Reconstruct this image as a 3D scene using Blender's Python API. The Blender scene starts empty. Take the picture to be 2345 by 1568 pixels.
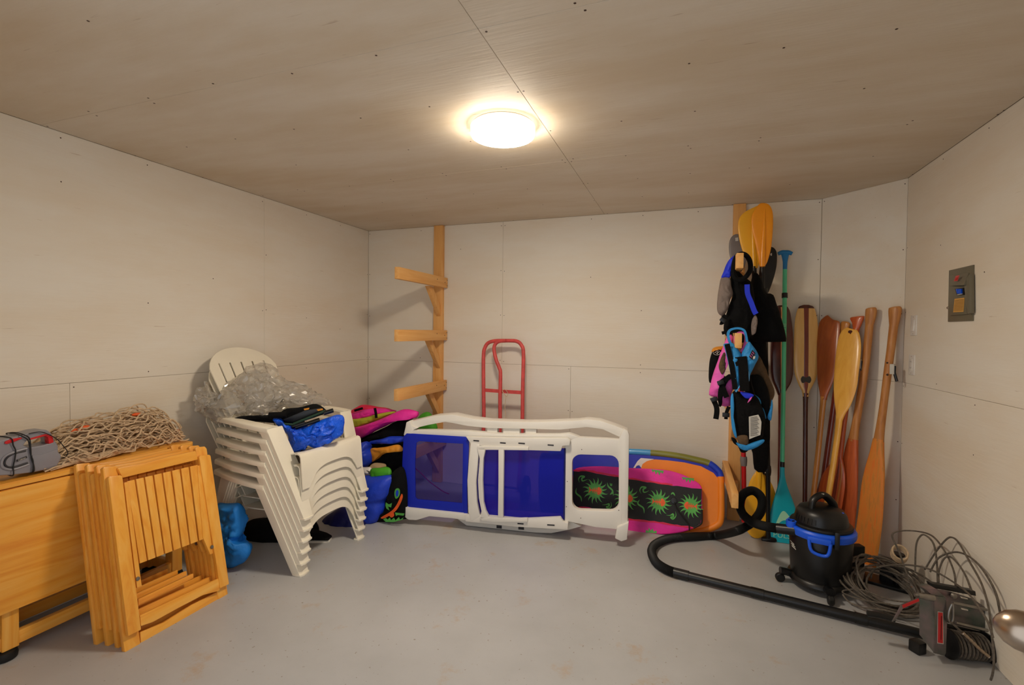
import bpy, bmesh, math, random
from mathutils import Vector, Matrix, noise
random.seed(7)
S = bpy.context.scene
COL = S.collection
V = Vector
# ------------------------------------------------------------------ camera
F_PX, YAW, PITCH, ROLL = 1109.36, -0.3448, -0.0220, 0.0109
CAM = V((2.8593, -3.8917, 1.3622))
W_PX, H_PX = 2345.0, 1568.0
fwd = V((math.sin(YAW)*math.cos(PITCH), math.cos(YAW)*math.cos(PITCH), math.sin(PITCH)))
_r = V((math.cos(YAW), -math.sin(YAW), 0)); _u = _r.cross(fwd)
right = math.cos(ROLL)*_r + math.sin(ROLL)*_u
up = -math.sin(ROLL)*_r + math.cos(ROLL)*_u
cd = bpy.data.cameras.new('camera'); cam = bpy.data.objects.new('camera', cd); COL.objects.link(cam)
cd.sensor_width = 36.0; cd.sensor_fit = 'HORIZONTAL'; cd.lens = F_PX/W_PX*36.0; cd.clip_start = 0.02
M = Matrix((right, up, -fwd)).transposed().to_4x4(); M.translation = CAM
cam.matrix_world = M
S.camera = cam
# ------------------------------------------------------------------ light, exposure
H = 2.3043; WB = 3.7282; CA = 0.3607; RW = WB+CA; YF = -3.74
LAMP_STRENGTH = 88.0; LAMP_COL = (1.0, .87, .70)
WORLD_STRENGTH = 0.95; WORLD_COL = (.86, .92, 1.0)
w = bpy.data.worlds.new('world'); S.world = w; w.use_nodes = True
bg = w.node_tree.nodes['Background']; bg.inputs[0].default_value = (*WORLD_COL, 1); bg.inputs[1].default_value = WORLD_STRENGTH
S.view_settings.view_transform = 'Standard'; S.view_settings.look = 'None'
S.view_settings.gamma = 1.0; S.view_settings.use_curve_mapping = False
S.view_settings.exposure = 0.56
# ------------------------------------------------------------------ pixel -> place helpers (real depth chosen per thing)
def ray(u, v): return fwd + right*((u-W_PX/2)/F_PX) - up*((v-H_PX/2)/F_PX)
def on(u, v, pl):
    P, n = pl; d = ray(u, v); return CAM + d*((V(P)-CAM).dot(V(n))/d.dot(V(n)))
def PY(y): return ((0, y, 0), (0, 1, 0))
def PX(x): return ((x, 0, 0), (1, 0, 0))
def PZ(z): return ((0, 0, z), (0, 0, 1))
def lean(yb, yt, zt): return ((0, yb, 0), (0, 1, -(yt-yb)/zt))
def leanc(sb, st, zt):
    k = 1/math.sqrt(2); nw = V((-k, -k, 0)); P = V((WB, 0, 0)) + nw*sb
    return (P, V((nw.x, nw.y, -(st-sb)/zt)))
def shift(pl, d):      # move a plane d metres toward the camera
    P, n = V(pl[0]), V(pl[1]).normalized()
    if n.dot(CAM-P) < 0: n = -n
    return (P+n*d, n)
def crop(x0, y0, s): return lambda pts: [(x0+a*s, y0+b*s) for a, b in pts]
def dpt(P): return (V(P)-CAM).dot(fwd)
# ------------------------------------------------------------------ materials
MATS = {}
def lin(c): return tuple((x/12.92 if x <= .04045 else ((x+.055)/1.055)**2.4) for x in c)
def rgb(r, g, b): return lin((r/255, g/255, b/255))
class NT:
    def __init__(s, m): s.t = m.node_tree; s.n = s.t.nodes; s.l = s.t.links
    def add(s, k, **kw):
        o = s.n.new(k)
        for a, b in kw.items(): setattr(o, a, b)
        return o
    def put(s, a, b):
        s.l.new(a, b)
def newmat(name, rough=.5, metal=0, spec=.5):
    m = bpy.data.materials.new(name); m.use_nodes = True
    b = m.node_tree.nodes['Principled BSDF']
    b.inputs['Roughness'].default_value = rough; b.inputs['Metallic'].default_value = metal
    b.inputs['Specular IOR Level'].default_value = spec
    MATS[name] = m
    return m, NT(m), b
def mat(name, col, rough=.5, metal=0, var=.12, scale=6, bump=0, bscale=80, spec=.5, stretch=(1, 1, 1), col2=None, alpha=None, coat=0, sheen=0):
    m, t, b = newmat(name, rough, metal, spec)
    tc = t.add('ShaderNodeTexCoord'); mp = t.add('ShaderNodeMapping'); mp.inputs['Scale'].default_value = stretch
    t.put(tc.outputs['Object'], mp.inputs[0])
    n = t.add('ShaderNodeTexNoise'); n.inputs['Scale'].default_value = scale; n.inputs['Detail'].default_value = 5
    t.put(mp.outputs[0], n.inputs['Vector'])
    r = t.add('ShaderNodeValToRGB'); r.color_ramp.elements[0].position = .3; r.color_ramp.elements[1].position = .7
    c2 = col2 or tuple(min(1, c*(1+var)) for c in col); c1 = col if col2 else tuple(c*(1-var) for c in col)
    r.color_ramp.elements[0].color = (*c1, 1); r.color_ramp.elements[1].color = (*c2, 1)
    t.put(n.outputs['Fac'], r.inputs[0]); t.put(r.outputs[0], b.inputs['Base Color'])
    if bump:
        n2 = t.add('ShaderNodeTexNoise'); n2.inputs['Scale'].default_value = bscale; n2.inputs['Detail'].default_value = 4
        t.put(mp.outputs[0], n2.inputs['Vector'])
        bp = t.add('ShaderNodeBump'); bp.inputs['Strength'].default_value = bump; bp.inputs['Distance'].default_value = .01
        t.put(n2.outputs['Fac'], bp.inputs['Height']); t.put(bp.outputs[0], b.inputs['Normal'])
    if coat: b.inputs['Coat Weight'].default_value = coat; b.inputs['Coat Roughness'].default_value = .15
    if sheen: b.inputs['Sheen Weight'].default_value = sheen
    if alpha is not None: b.inputs['Alpha'].default_value = alpha
    return m
def wood(name, c1, c2, axis=2, rough=.45, coat=0, dens=1.0, c3=None):
    m, t, b = newmat(name, rough)
    tc = t.add('ShaderNodeTexCoord'); mp = t.add('ShaderNodeMapping')
    sc = [14*dens]*3; sc[axis] = 1.0*dens; mp.inputs['Scale'].default_value = sc
    oi = t.add('ShaderNodeObjectInfo'); t.put(tc.outputs['Object'], mp.inputs[0])
    mm = t.add('ShaderNodeMath', operation='MULTIPLY'); mm.inputs[1].default_value = 37.0; t.put(oi.outputs['Random'], mm.inputs[0])
    n = t.add('ShaderNodeTexNoise', noise_dimensions='4D'); n.inputs['Scale'].default_value = 1.6; n.inputs['Detail'].default_value = 6; n.inputs['Distortion'].default_value = 1.4
    t.put(mp.outputs[0], n.inputs['Vector']); t.put(mm.outputs[0], n.inputs['W'])
    r = t.add('ShaderNodeValToRGB'); e = r.color_ramp.elements; e[0].position = .28; e[1].position = .72
    e[0].color = (*c1, 1); e[1].color = (*c2, 1)
    if c3: k = e.new(.5); k.color = (*c3, 1)
    t.put(n.outputs['Fac'], r.inputs[0]); t.put(r.outputs[0], b.inputs['Base Color'])
    n2 = t.add('ShaderNodeTexNoise'); n2.inputs['Scale'].default_value = 7; n2.inputs['Detail'].default_value = 3; t.put(mp.outputs[0], n2.inputs['Vector'])
    bp = t.add('ShaderNodeBump'); bp.inputs['Strength'].default_value = .15; bp.inputs['Distance'].default_value = .004
    t.put(n2.outputs['Fac'], bp.inputs['Height']); t.put(bp.outputs[0], b.inputs['Normal'])
    if coat: b.inputs['Coat Weight'].default_value = coat; b.inputs['Coat Roughness'].default_value = .2
    return m
def paint_ply(name, base, stain, axis):
    """white paint over plywood: faint grain relief, yellowed streaks and a few blotches"""
    m, t, b = newmat(name, .62, 0, .35)
    g = t.add('ShaderNodeNewGeometry'); mp = t.add('ShaderNodeMapping')
    sc = [3.0]*3; sc[axis] = .8; mp.inputs['Scale'].default_value = sc; t.put(g.outputs['Position'], mp.inputs[0])
    n = t.add('ShaderNodeTexNoise'); n.inputs['Scale'].default_value = .9; n.inputs['Detail'].default_value = 6; n.inputs['Roughness'].default_value = .62; t.put(mp.outputs[0], n.inputs['Vector'])
    r = t.add('ShaderNodeValToRGB'); e = r.color_ramp.elements; e[0].position = .36; e[1].position = .62
    e[0].color = (*stain, 1); e[1].color = (*base, 1); t.put(n.outputs['Fac'], r.inputs[0])
    mp2 = t.add('ShaderNodeMapping'); s2 = [60.0]*3; s2[axis] = 5; mp2.inputs['Scale'].default_value = s2; t.put(g.outputs['Position'], mp2.inputs[0])
    n2 = t.add('ShaderNodeTexNoise'); n2.inputs['Scale'].default_value = 1.5; n2.inputs['Detail'].default_value = 5; t.put(mp2.outputs[0], n2.inputs['Vector'])
    r2 = t.add('ShaderNodeValToRGB'); e2 = r2.color_ramp.elements; e2[0].position = .2; e2[1].position = .3
    e2[0].color = (*rgb(176, 140, 100), 1); e2[1].color = (1, 1, 1, 1)
    t.put(n2.outputs['Fac'], r2.inputs[0])
    mx = t.add('ShaderNodeMix', data_type='RGBA', blend_type='MULTIPLY'); mx.inputs[0].default_value = .55
    t.put(r.outputs[0], mx.inputs[6]); t.put(r2.outputs[0], mx.inputs[7]); t.put(mx.outputs[2], b.inputs['Base Color'])
    bp = t.add('ShaderNodeBump'); bp.inputs['Strength'].default_value = .3; bp.inputs['Distance'].default_value = .003
    t.put(n2.outputs['Fac'], bp.inputs['Height']); t.put(bp.outputs[0], b.inputs['Normal'])
    return m
# ------------------------------------------------------------------ mesh helpers
def frame(n, upv=V((0, 0, 1))):
    n = V(n).normalized(); x = upv.cross(n)
    if x.length < 1e-4: x = V((1, 0, 0))
    x.normalize(); return x, n.cross(x), n
def cr(pts, k=8, closed=False):
    pts = [V(p) for p in pts]; n = len(pts); out = []
    rng = range(n) if closed else range(n-1)
    for i in rng:
        if closed: a, b, c, d = pts[i-1], pts[i], pts[(i+1) % n], pts[(i+2) % n]
        else: a, b, c, d = pts[max(i-1, 0)], pts[i], pts[i+1], pts[min(i+2, n-1)]
        for j in range(k):
            t = j/k
            out.append(.5*((2*b)+(c-a)*t+(2*a-5*b+4*c-d)*t*t+(3*b-a-3*c+d)*t**3))
    if not closed: out.append(pts[-1])
    return out
def crn(lists, k=6):   # numeric Catmull-Rom on tuples of any length
    n = len(lists); out = []
    for i in range(n-1):
        a, b, c, d = lists[max(i-1, 0)], lists[i], lists[i+1], lists[min(i+2, n-1)]
        for j in range(k):
            t = j/k
            out.append(tuple(.5*(2*b[q]+(c[q]-a[q])*t+(2*a[q]-5*b[q]+4*c[q]-d[q])*t*t+(3*b[q]-a[q]-3*c[q]+d[q])*t**3) for q in range(len(b))))
    out.append(tuple(lists[-1])); return out
class MB:
    def __init__(s): s.v = []; s.f = []
    def add(s, vs, fs):
        o = len(s.v); s.v += [V(x) for x in vs]; s.f += [[o+i for i in f] for f in fs]; return s
    def box(s, c, sz, R=None):
        c = V(c); a = V(sz)/2; vs = []
        for z in (-1, 1):
            for y in (-1, 1):
                for x in (-1, 1):
                    p = V((x*a.x, y*a.y, z*a.z)); vs.append(c+(R @ p if R else p))
        return s.add(vs, [(0, 2, 3, 1), (4, 5, 7, 6), (0, 1, 5, 4), (2, 6, 7, 3), (0, 4, 6, 2), (1, 3, 7, 5)])
    def beam(s, a, b, wd, th, wdir=V((0, 0, 1))):
        """bar a->b, wd along wdir-ish, th across"""
        a, b = V(a), V(b); d = (b-a); L = d.length; d.normalize(); wv = V(wdir)-d*d.dot(V(wdir)); wv.normalize(); t = d.cross(wv)
        R = Matrix((d, wv, t)).transposed(); return s.box((a+b)/2, (L, wd, th), R)
    def loft(s, rings, cap=True, close=False):
        n = len(rings[0]); o = len(s.v)
        for r in rings: s.v += [V(p) for p in r]
        m = len(rings)
        for i in range(m if close else m-1):
            for j in range(n):
                a, b = o+i*n+j, o+i*n+(j+1) % n; c, d = o+((i+1) % m)*n+(j+1) % n, o+((i+1) % m)*n+j
                s.f.append([a, b, c, d])
        if cap and not close: s.f.append([o+j for j in reversed(range(n))]); s.f.append([o+(m-1)*n+j for j in range(n)])
        return s
    def tube(s, path, r, n=10, closed=False, flat=1.0, cap=True, ref=None):
        path = [V(p) for p in path]; rings = []; m = len(path); prev = None
        for i, p in enumerate(path):
            if closed: t = path[(i+1) % m]-path[i-1]
            else: t = path[min(i+1, m-1)]-path[max(i-1, 0)]
            if t.length < 1e-9: t = V((0, 0, 1))
            t.normalize()
            if prev is None:
                x = (V(ref) if ref else V((0, 0, 1)) if abs(t.z) < .9 else V((1, 0, 0))); x = x-t*t.dot(x); x.normalize()
            else:
                x = prev-t*t.dot(prev); x.normalize()
            prev = x; y = t.cross(x); rr = r(i/(m-1)) if callable(r) else (r[i] if isinstance(r, (list, tuple)) else r)
            rings.append([p+(x*math.cos(q)+y*math.sin(q)*flat)*rr for q in (2*math.pi*k/n for k in range(n))])
        return s.loft(rings, cap, closed)
    def ribbon(s, path, wd, th, wdir):
        path = [V(p) for p in path]; rings = []; m = len(path)
        for i, p in enumerate(path):
            t = (path[min(i+1, m-1)]-path[max(i-1, 0)]).normalized(); a = V(wdir)-t*t.dot(V(wdir)); a.normalize(); b = t.cross(a)
            rings.append([p+a*wd/2+b*th/2, p-a*wd/2+b*th/2, p-a*wd/2-b*th/2, p+a*wd/2-b*th/2])
        return s.loft(rings)
    def lathe(s, c, prof, n=32, axis=V((0, 0, 1)), sx=1, sy=1):
        x, y, z = frame(axis, V((0, 1, 0)) if abs(V(axis).z) > .9 else V((0, 0, 1))); c = V(c)
        return s.loft([[c+x*(r*sx*math.cos(a))+y*(r*sy*math.sin(a))+z*h for a in (2*math.pi*k/n for k in range(n))] for r, h in prof])
    def ell(s, c, R, nu=12, nv=8):
        return s.lathe(c, [(max(1e-4, math.sin(math.pi*i/nv))*1.0, 0) for i in range(0)], nu) if 0 else s._ell(c, R, nu, nv)
    def _ell(s, c, R, nu, nv):
        c = V(c); rings = []
        for i in range(nv+1):
            a = math.pi*i/nv; rr = max(.02, math.sin(a))
            rings.append([c+V((R[0]*rr*math.cos(b), R[1]*rr*math.sin(b), -R[2]*math.cos(a))) for b in (2*math.pi*k/nu for k in range(nu))])
        return s.loft(rings)
    def grid(s, g, th=0, nrm=None, cu=False):
        """surface from rows of points, thickness th along -normal"""
        nr, nc = len(g), len(g[0]); o = len(s.v)
        def nn(i, j):
            if nrm: return V(nrm)
            a = V(g[min(i+1, nr-1)][j])-V(g[max(i-1, 0)][j]); b = V(g[i][min(j+1, nc-1)])-V(g[i][max(j-1, 0)])
            q = a.cross(b); return q.normalized() if q.length > 1e-9 else V((0, 0, 1))
        top = [V(p) for r in g for p in r]; s.v += top
        for i in range(nr-1):
            for j in range(nc-1): s.f.append([o+i*nc+j, o+(i+1)*nc+j, o+(i+1)*nc+j+1, o+i*nc+j+1])
        if th:
            o2 = len(s.v); s.v += [V(g[i][j])-nn(i, j)*th for i in range(nr) for j in range(nc)]
            for i in range(nr-1):
                for j in range(nc-1): s.f.append([o2+i*nc+j, o2+i*nc+j+1, o2+(i+1)*nc+j+1, o2+(i+1)*nc+j])
            b = [i*nc for i in range(nr)]+[(nr-1)*nc+j for j in range(1, nc)]+[i*nc+nc-1 for i in range(nr-2, -1, -1)]+[j for j in range(nc-2, 0, -1)]
            for q in range(len(b)):
                a1, a2 = b[q], b[(q+1) % len(b)]; s.f.append([o+a2, o+a1, o2+a1, o2+a2])
        return s
    def plate(s, poly, nrm, th, holes=()):
        """polygon (3D, planar) with holes, extruded th against nrm (front face stays at poly)"""
        nrm = V(nrm).normalized(); bm = bmesh.new(); edges = []
        for lp in [poly]+list(holes):
            vs = [bm.verts.new(p) for p in lp]
            edges += [bm.edges.new((vs[i], vs[(i+1) % len(vs)])) for i in range(len(vs))]
        if not holes: bm.faces.new(list(bm.verts))
        else: bmesh.ops.triangle_fill(bm, use_beauty=True, use_dissolve=False, edges=edges)
        for f in bm.faces: f.normal_update()
        for f in bm.faces:
            if f.normal.dot(nrm) < 0: f.normal_flip()
        fs = list(bm.faces)
        bnd = [e for e in bm.edges if len(e.link_faces) == 1]
        bm.verts.index_update(); o = len(s.v); n0 = len(bm.verts)
        s.v += [x.co.copy() for x in bm.verts]+[x.co-nrm*th for x in bm.verts]
        for f in fs:
            ix = [x.index for x in f.verts]; s.f.append([o+i for i in ix]); s.f.append([o+n0+i for i in reversed(ix)])
        for e in bnd:
            f = e.link_faces[0]; ix = [x.index for x in f.verts]; a, b = e.verts[0].index, e.verts[1].index
            if ix[(ix.index(a)+1) % len(ix)] != b: a, b = b, a
            s.f.append([o+b, o+a, o+n0+a, o+n0+b])
        bm.free(); return s
def setmesh(o, verts, faces, m, ang, bev, seg, smooth):
    me = o.data; me.from_pydata([tuple(x) for x in verts], [], faces)
    bm = bmesh.new(); bm.from_mesh(me)
    bmesh.ops.remove_doubles(bm, verts=bm.verts, dist=1e-6)
    bmesh.ops.recalc_face_normals(bm, faces=bm.faces)
    if bev:
        es = [e for e in bm.edges if len(e.link_faces) == 2 and e.calc_face_angle(0) > math.radians(35)]
        if es: bmesh.ops.bevel(bm, geom=es, offset=bev, segments=seg, affect='EDGES', profile=.6, clamp_overlap=True)
    bm.to_mesh(me); bm.free()
    if smooth:
        me.polygons.foreach_set('use_smooth', [True]*len(me.polygons)); me.set_sharp_from_angle(angle=math.radians(ang))
    if m: me.materials.append(MATS[m] if isinstance(m, str) else m)
    me.update()
def tag(o, label=None, cat=None, group=None, kind=None):
    if label: o['label'] = label
    if cat: o['category'] = cat
    if group: o['group'] = group
    if kind: o['kind'] = kind
    return o
def world_loc(o):
    p = V((0, 0, 0))
    while o: p += o.location; o = o.parent
    return p
def build(name, mb, m, parent=None, bev=0, ang=38, seg=2, smooth=True, label=None):
    me = bpy.data.meshes.new(name); o = bpy.data.objects.new(name, me); COL.objects.link(o)
    if parent: base = world_loc(parent); o.parent = parent
    else:
        xs = [p.x for p in mb.v]; ys = [p.y for p in mb.v]; zs = [p.z for p in mb.v]
        base = V(((min(xs)+max(xs))/2, (min(ys)+max(ys))/2, min(zs))); o.location = base
    setmesh(o, [p-base for p in mb.v], mb.f, m, ang, bev, seg, smooth)
    if label: o['label'] = label
    return o
def thing(name, label, cat, loc, group=None):
    o = bpy.data.objects.new(name, None); COL.objects.link(o); o.location = V(loc); o.empty_display_size = .1
    return tag(o, label, cat, group)
def copy_tree(o, parent=None):
    c = o.copy(); COL.objects.link(c)
    if parent: c.parent = parent
    for ch in list(o.children): copy_tree(ch, c)
    return c
def P3(pts, pl): return [on(u, v, pl) for u, v in pts]
def nrm_of(pl):
    n = V(pl[1]).normalized(); return n if n.dot(CAM-V(pl[0])) > 0 else -n
def resample(pts, n):
    m = len(pts); L = [0]
    for i in range(m): L.append(L[-1]+(pts[(i+1) % m]-pts[i]).length)
    out = []; j = 0
    for k in range(n):
        t = L[-1]*k/n
        while L[j+1] < t: j += 1
        f = (t-L[j])/max(1e-9, L[j+1]-L[j]); out.append(pts[j].lerp(pts[(j+1) % m], f))
    return out
def puff_mb(px, pl, th, wr=0, freq=9, seg=56, smooth=True, back=1.0, power=2.4, K=9, seed=0, center=None):
    pts = P3(px, pl); n = nrm_of(pl)
    b = resample(cr(pts, 6, True) if smooth else pts, seg)
    c = on(*center, pl) if center else sum(b, V((0, 0, 0)))/len(b)
    rs = [1, .97, .9, .8, .68, .54, .4, .25, .12] if K == 9 else [1, .985]+[.96*(1-i/K)+.03 for i in range(K)]
    def rings(sgn, sc):
        out = []
        for r in rs:
            ring = []
            for p in b:
                q = c+(p-c)*r; h = th/2*sc*(1-r**power)**.5
                if wr:
                    nz = noise.noise_vector(q*freq+V((seed*7.3, sgn*3, seed)))
                    fall = min(1, (1-r)*5+.15); q = q+nz*wr*fall*(.5 if r == 1 else 1); h += abs(noise.noise(q*freq*1.9+V((seed, 5, sgn))))*wr*1.2*(1-r**6)
                ring.append(q+n*(sgn*h))
            out.append(ring)
        return out
    mb = MB(); fr = rings(1, 1); bk = rings(-1, back)
    allr = list(reversed(fr))+bk[1:]
    mb.loft(allr, True); return mb
def puff(name, px, pl, th, m, parent=None, label=None, **k):
    return build(name, puff_mb(px, pl, th, **k), m, parent, ang=70, label=label)
def plate(name, px, pl, th, m, parent=None, bev=.004, holes=(), smooth_k=0, label=None, seg=2):
    pts = P3(px, pl)
    if smooth_k: pts = cr(pts, smooth_k, True)
    return build(name, MB().plate(pts, nrm_of(pl), th, [P3(h, pl) for h in holes]), m, parent, bev=bev, label=label, seg=seg)
def text(body, c, xd, yd, height, m, parent, name='lettering', ext=.0006, maxw=None):
    cu = bpy.data.curves.new('t', 'FONT'); cu.body = body; cu.align_x = 'CENTER'; cu.align_y = 'CENTER'; cu.size = 1; cu.extrude = 0
    to = bpy.data.objects.new('t', cu); COL.objects.link(to)
    bpy.context.view_layer.update(); me = bpy.data.meshes.new_from_object(to.evaluated_get(bpy.context.evaluated_depsgraph_get()))
    bpy.data.objects.remove(to); bpy.data.curves.remove(cu)
    xs = [v.co.x for v in me.vertices]; ys = [v.co.y for v in me.vertices]
    k = height/(max(ys)-min(ys)); kx = k if not maxw else min(k, maxw/(max(xs)-min(xs))); cx = (max(xs)+min(xs))/2; cy = (max(ys)+min(ys))/2
    xd, yd = V(xd).normalized(), V(yd).normalized(); base = world_loc(parent)
    for v in me.vertices: v.co = V(c)+xd*((v.co.x-cx)*kx)+yd*((v.co.y-cy)*k)-base
    me.name = name; o = bpy.data.objects.new(name, me); COL.objects.link(o); o.parent = parent; me.materials.append(MATS[m]); return o
# ------------------------------------------------------------------ palette
paint_ply('paint_wall', rgb(240, 234, 222), rgb(236, 224, 205), 0)
paint_ply('paint_wall_side', rgb(240, 233, 220), rgb(235, 222, 202), 1)
paint_ply('paint_ceiling', rgb(222, 210, 192), rgb(210, 192, 166), 0)
mat('joint', rgb(150, 128, 100), .9)
mat('screw_rust', rgb(70, 45, 30), .7)
wood('pine', rgb(226, 160, 86), rgb(240, 186, 116), 2, .55, c3=rgb(236, 178, 106))
wood('pine_y', rgb(224, 160, 84), rgb(240, 188, 116), 1, .55, c3=rgb(236, 178, 106))
wood('honey_z', rgb(236, 150, 46), rgb(252, 190, 90), 2, .38, .25, c3=rgb(246, 172, 64))
wood('honey_y', rgb(234, 148, 46), rgb(252, 190, 90), 1, .38, .25, c3=rgb(246, 172, 64))
mat('resin_white', rgb(228, 224, 216), .38, var=.04, scale=3, bump=.03, bscale=300)
mat('resin_cream', rgb(242, 234, 214), .36, var=.05, scale=3, bump=.03, bscale=300)
mat('black_plastic', rgb(9, 9, 10), .38, var=.2)
mat('black_rubber', rgb(9, 9, 9), .6, var=.2)
mat('black_cloth', rgb(9, 9, 10), .9, var=.35, scale=12, bump=.35, bscale=200, spec=.2)
mat('brown_cloth', rgb(92, 70, 46), .9, var=.15, scale=40, bump=.4, bscale=500)
mat('brass', rgb(212, 170, 90), .35, 1)
mat('steel', rgb(150, 145, 138), .35, .9, var=.2, scale=20)
mat('nickel', rgb(176, 158, 140), .28, 1, var=.04)
mat('chrome', rgb(200, 198, 195), .15, 1)
mat('white_gloss', rgb(232, 228, 222), .3)
mat('red_paint', rgb(212, 78, 76), .45, var=.14, scale=25, bump=.05)
mat('red_plastic', rgb(205, 28, 34), .4)
mat('blue_plastic', rgb(22, 92, 232), .35, var=.06)
mat('tarp_blue', rgb(14, 92, 235), .22, var=.14, scale=14, bump=.7, bscale=90)
mat('bag_blue', rgb(20, 128, 218), .6, var=.16, scale=10, bump=.25, bscale=60)
mat('sleep_blue', rgb(22, 62, 200), .5, var=.2, scale=9, bump=.2, bscale=60)
mat('navy', rgb(12, 16, 96), .6, var=.3, scale=9, bump=.2)
mat('vest_blue', rgb(38, 140, 208), .6, var=.1, scale=12, bump=.3, bscale=160)
mat('vest_royal', rgb(20, 50, 220), .6, var=.12, bump=.2)
mat('vest_pink', rgb(236, 96, 190), .55, var=.1, scale=12, bump=.3, bscale=120)
mat('taupe', rgb(126, 112, 104), .8, var=.1, scale=14, bump=.3, bscale=200)
mat('label_white', rgb(206, 202, 192), .7)
mat('ink', rgb(70, 66, 62), .7)
mat('pink_hot', rgb(232, 36, 158), .55, var=.14, scale=9, bump=.2)
mat('magenta_red', rgb(222, 20, 74), .55, var=.14, scale=9, bump=.2)
mat('lime', rgb(176, 180, 44), .6, var=.1, scale=9, bump=.2)
mat('green_cloth', rgb(70, 160, 30), .6, var=.15, bump=.2)
mat('orange_cloth', rgb(226, 146, 36), .65, var=.1, bump=.2)
mat('orange_flat', rgb(250, 140, 30), .5, var=.06)
mat('print_green', rgb(86, 172, 74), .5, var=.16, scale=20)
mat('print_orange', rgb(240, 96, 30), .5, var=.14, scale=40)
mat('print_teal', rgb(176, 236, 200), .4)
mat('kayak_yellow', rgb(255, 186, 36), .32, var=.05, scale=4, coat=.2)
mat('kayak_orange', rgb(255, 158, 20), .32, var=.05, scale=4, coat=.2)
mat('grey_blade', rgb(128, 120, 118), .4)
mat('teal_shaft', rgb(96, 218, 164), .35, var=.1, scale=3)
mat('teal_blade', rgb(16, 178, 198), .38, var=.06, scale=4)
mat('handle_blue', rgb(24, 124, 190), .45)
wood('dark_wood', rgb(58, 18, 14), rgb(96, 34, 22), 2, .25, .5)
wood('redwood', rgb(112, 36, 22), rgb(144, 52, 30), 2, .3, .4)
wood('cream_wood', rgb(236, 178, 96), rgb(250, 204, 126), 2, .3, .4)
wood('russet_wood', rgb(158, 74, 32), rgb(190, 98, 44), 2, .32, .4)
wood('amber_wood', rgb(204, 130, 58), rgb(224, 152, 72), 2, .32, .4)
wood('yellow_wood', rgb(240, 170, 62), rgb(255, 196, 88), 2, .32, .4)
wood('red_orange_wood', rgb(190, 76, 32), rgb(216, 108, 48), 2, .32, .4)
wood('oar_wood', rgb(176, 112, 56), rgb(206, 146, 84), 2, .45, .1, dens=2.2, c3=rgb(196, 130, 66))
wood('oar_blade_worn', rgb(196, 130, 56), rgb(236, 116, 36), 2, .5, .05, dens=2.6, c3=rgb(228, 140, 52))
wood('oar_blade_red', rgb(176, 78, 36), rgb(214, 104, 46), 2, .45, .1, dens=2.0)
mat('rope', rgb(216, 188, 152), .85, var=.2, scale=60, bump=.4, bscale=500)
mat('cable', rgb(112, 103, 92), .45, .35, var=.35, scale=90, bump=.5, bscale=700)
mat('pump_grey', rgb(140, 138, 144), .38, var=.06)
mat('pump_dark', rgb(40, 38, 42), .5)
mat('panel_grey', rgb(118, 112, 94), .42, .1, var=.04)
mat('sticker_yellow', rgb(222, 166, 80), .7, var=.05)
mat('zinc', rgb(84, 98, 88), .3, .6, scale=14, col2=rgb(140, 118, 122))
mat('dark_green', rgb(22, 56, 38), .7)
mat('carton', rgb(176, 150, 112), .85)
mat('olive', rgb(128, 128, 44), .35, coat=.3); mat('sky_blue', rgb(72, 160, 222), .3, coat=.3); mat('deep_blue', rgb(22, 36, 180), .35, coat=.2)

def emission(name, col, st):
    m, t, b = newmat(name, .3); b.inputs['Emission Color'].default_value = (*col, 1); b.inputs['Emission Strength'].default_value = st
    b.inputs['Base Color'].default_value = (.9, .88, .84, 1)
emission('lamp_glass', LAMP_COL, LAMP_STRENGTH); emission('lamp_glass_side', LAMP_COL, LAMP_STRENGTH*.035)

def mesh_fabric(name, col, a, tint):
    """woven sling mesh: part of the light passes straight through the holes between the threads"""
    m, t, b = newmat(name, .45); b.inputs['Base Color'].default_value = (*col, 1)
    tr = t.add('ShaderNodeBsdfTransparent'); tr.inputs[0].default_value = (*tint, 1)
    tl = t.add('ShaderNodeBsdfTranslucent'); tl.inputs[0].default_value = (*col, 1)
    m1 = t.add('ShaderNodeMixShader'); m1.inputs[0].default_value = .25
    t.put(b.outputs[0], m1.inputs[1]); t.put(tl.outputs[0], m1.inputs[2])
    m2 = t.add('ShaderNodeMixShader'); m2.inputs[0].default_value = a
    t.put(m1.outputs[0], m2.inputs[1]); t.put(tr.outputs[0], m2.inputs[2])
    t.put(m2.outputs[0], t.n['Material Output'].inputs['Surface'])
mesh_fabric('sling_hem', rgb(16, 44, 200), .10, rgb(120, 140, 255))
mesh_fabric('sling_mesh', rgb(14, 30, 190), .86, rgb(200, 198, 240))
mesh_fabric('sling_mid', rgb(14, 34, 205), .5, rgb(190, 170, 235))

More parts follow.
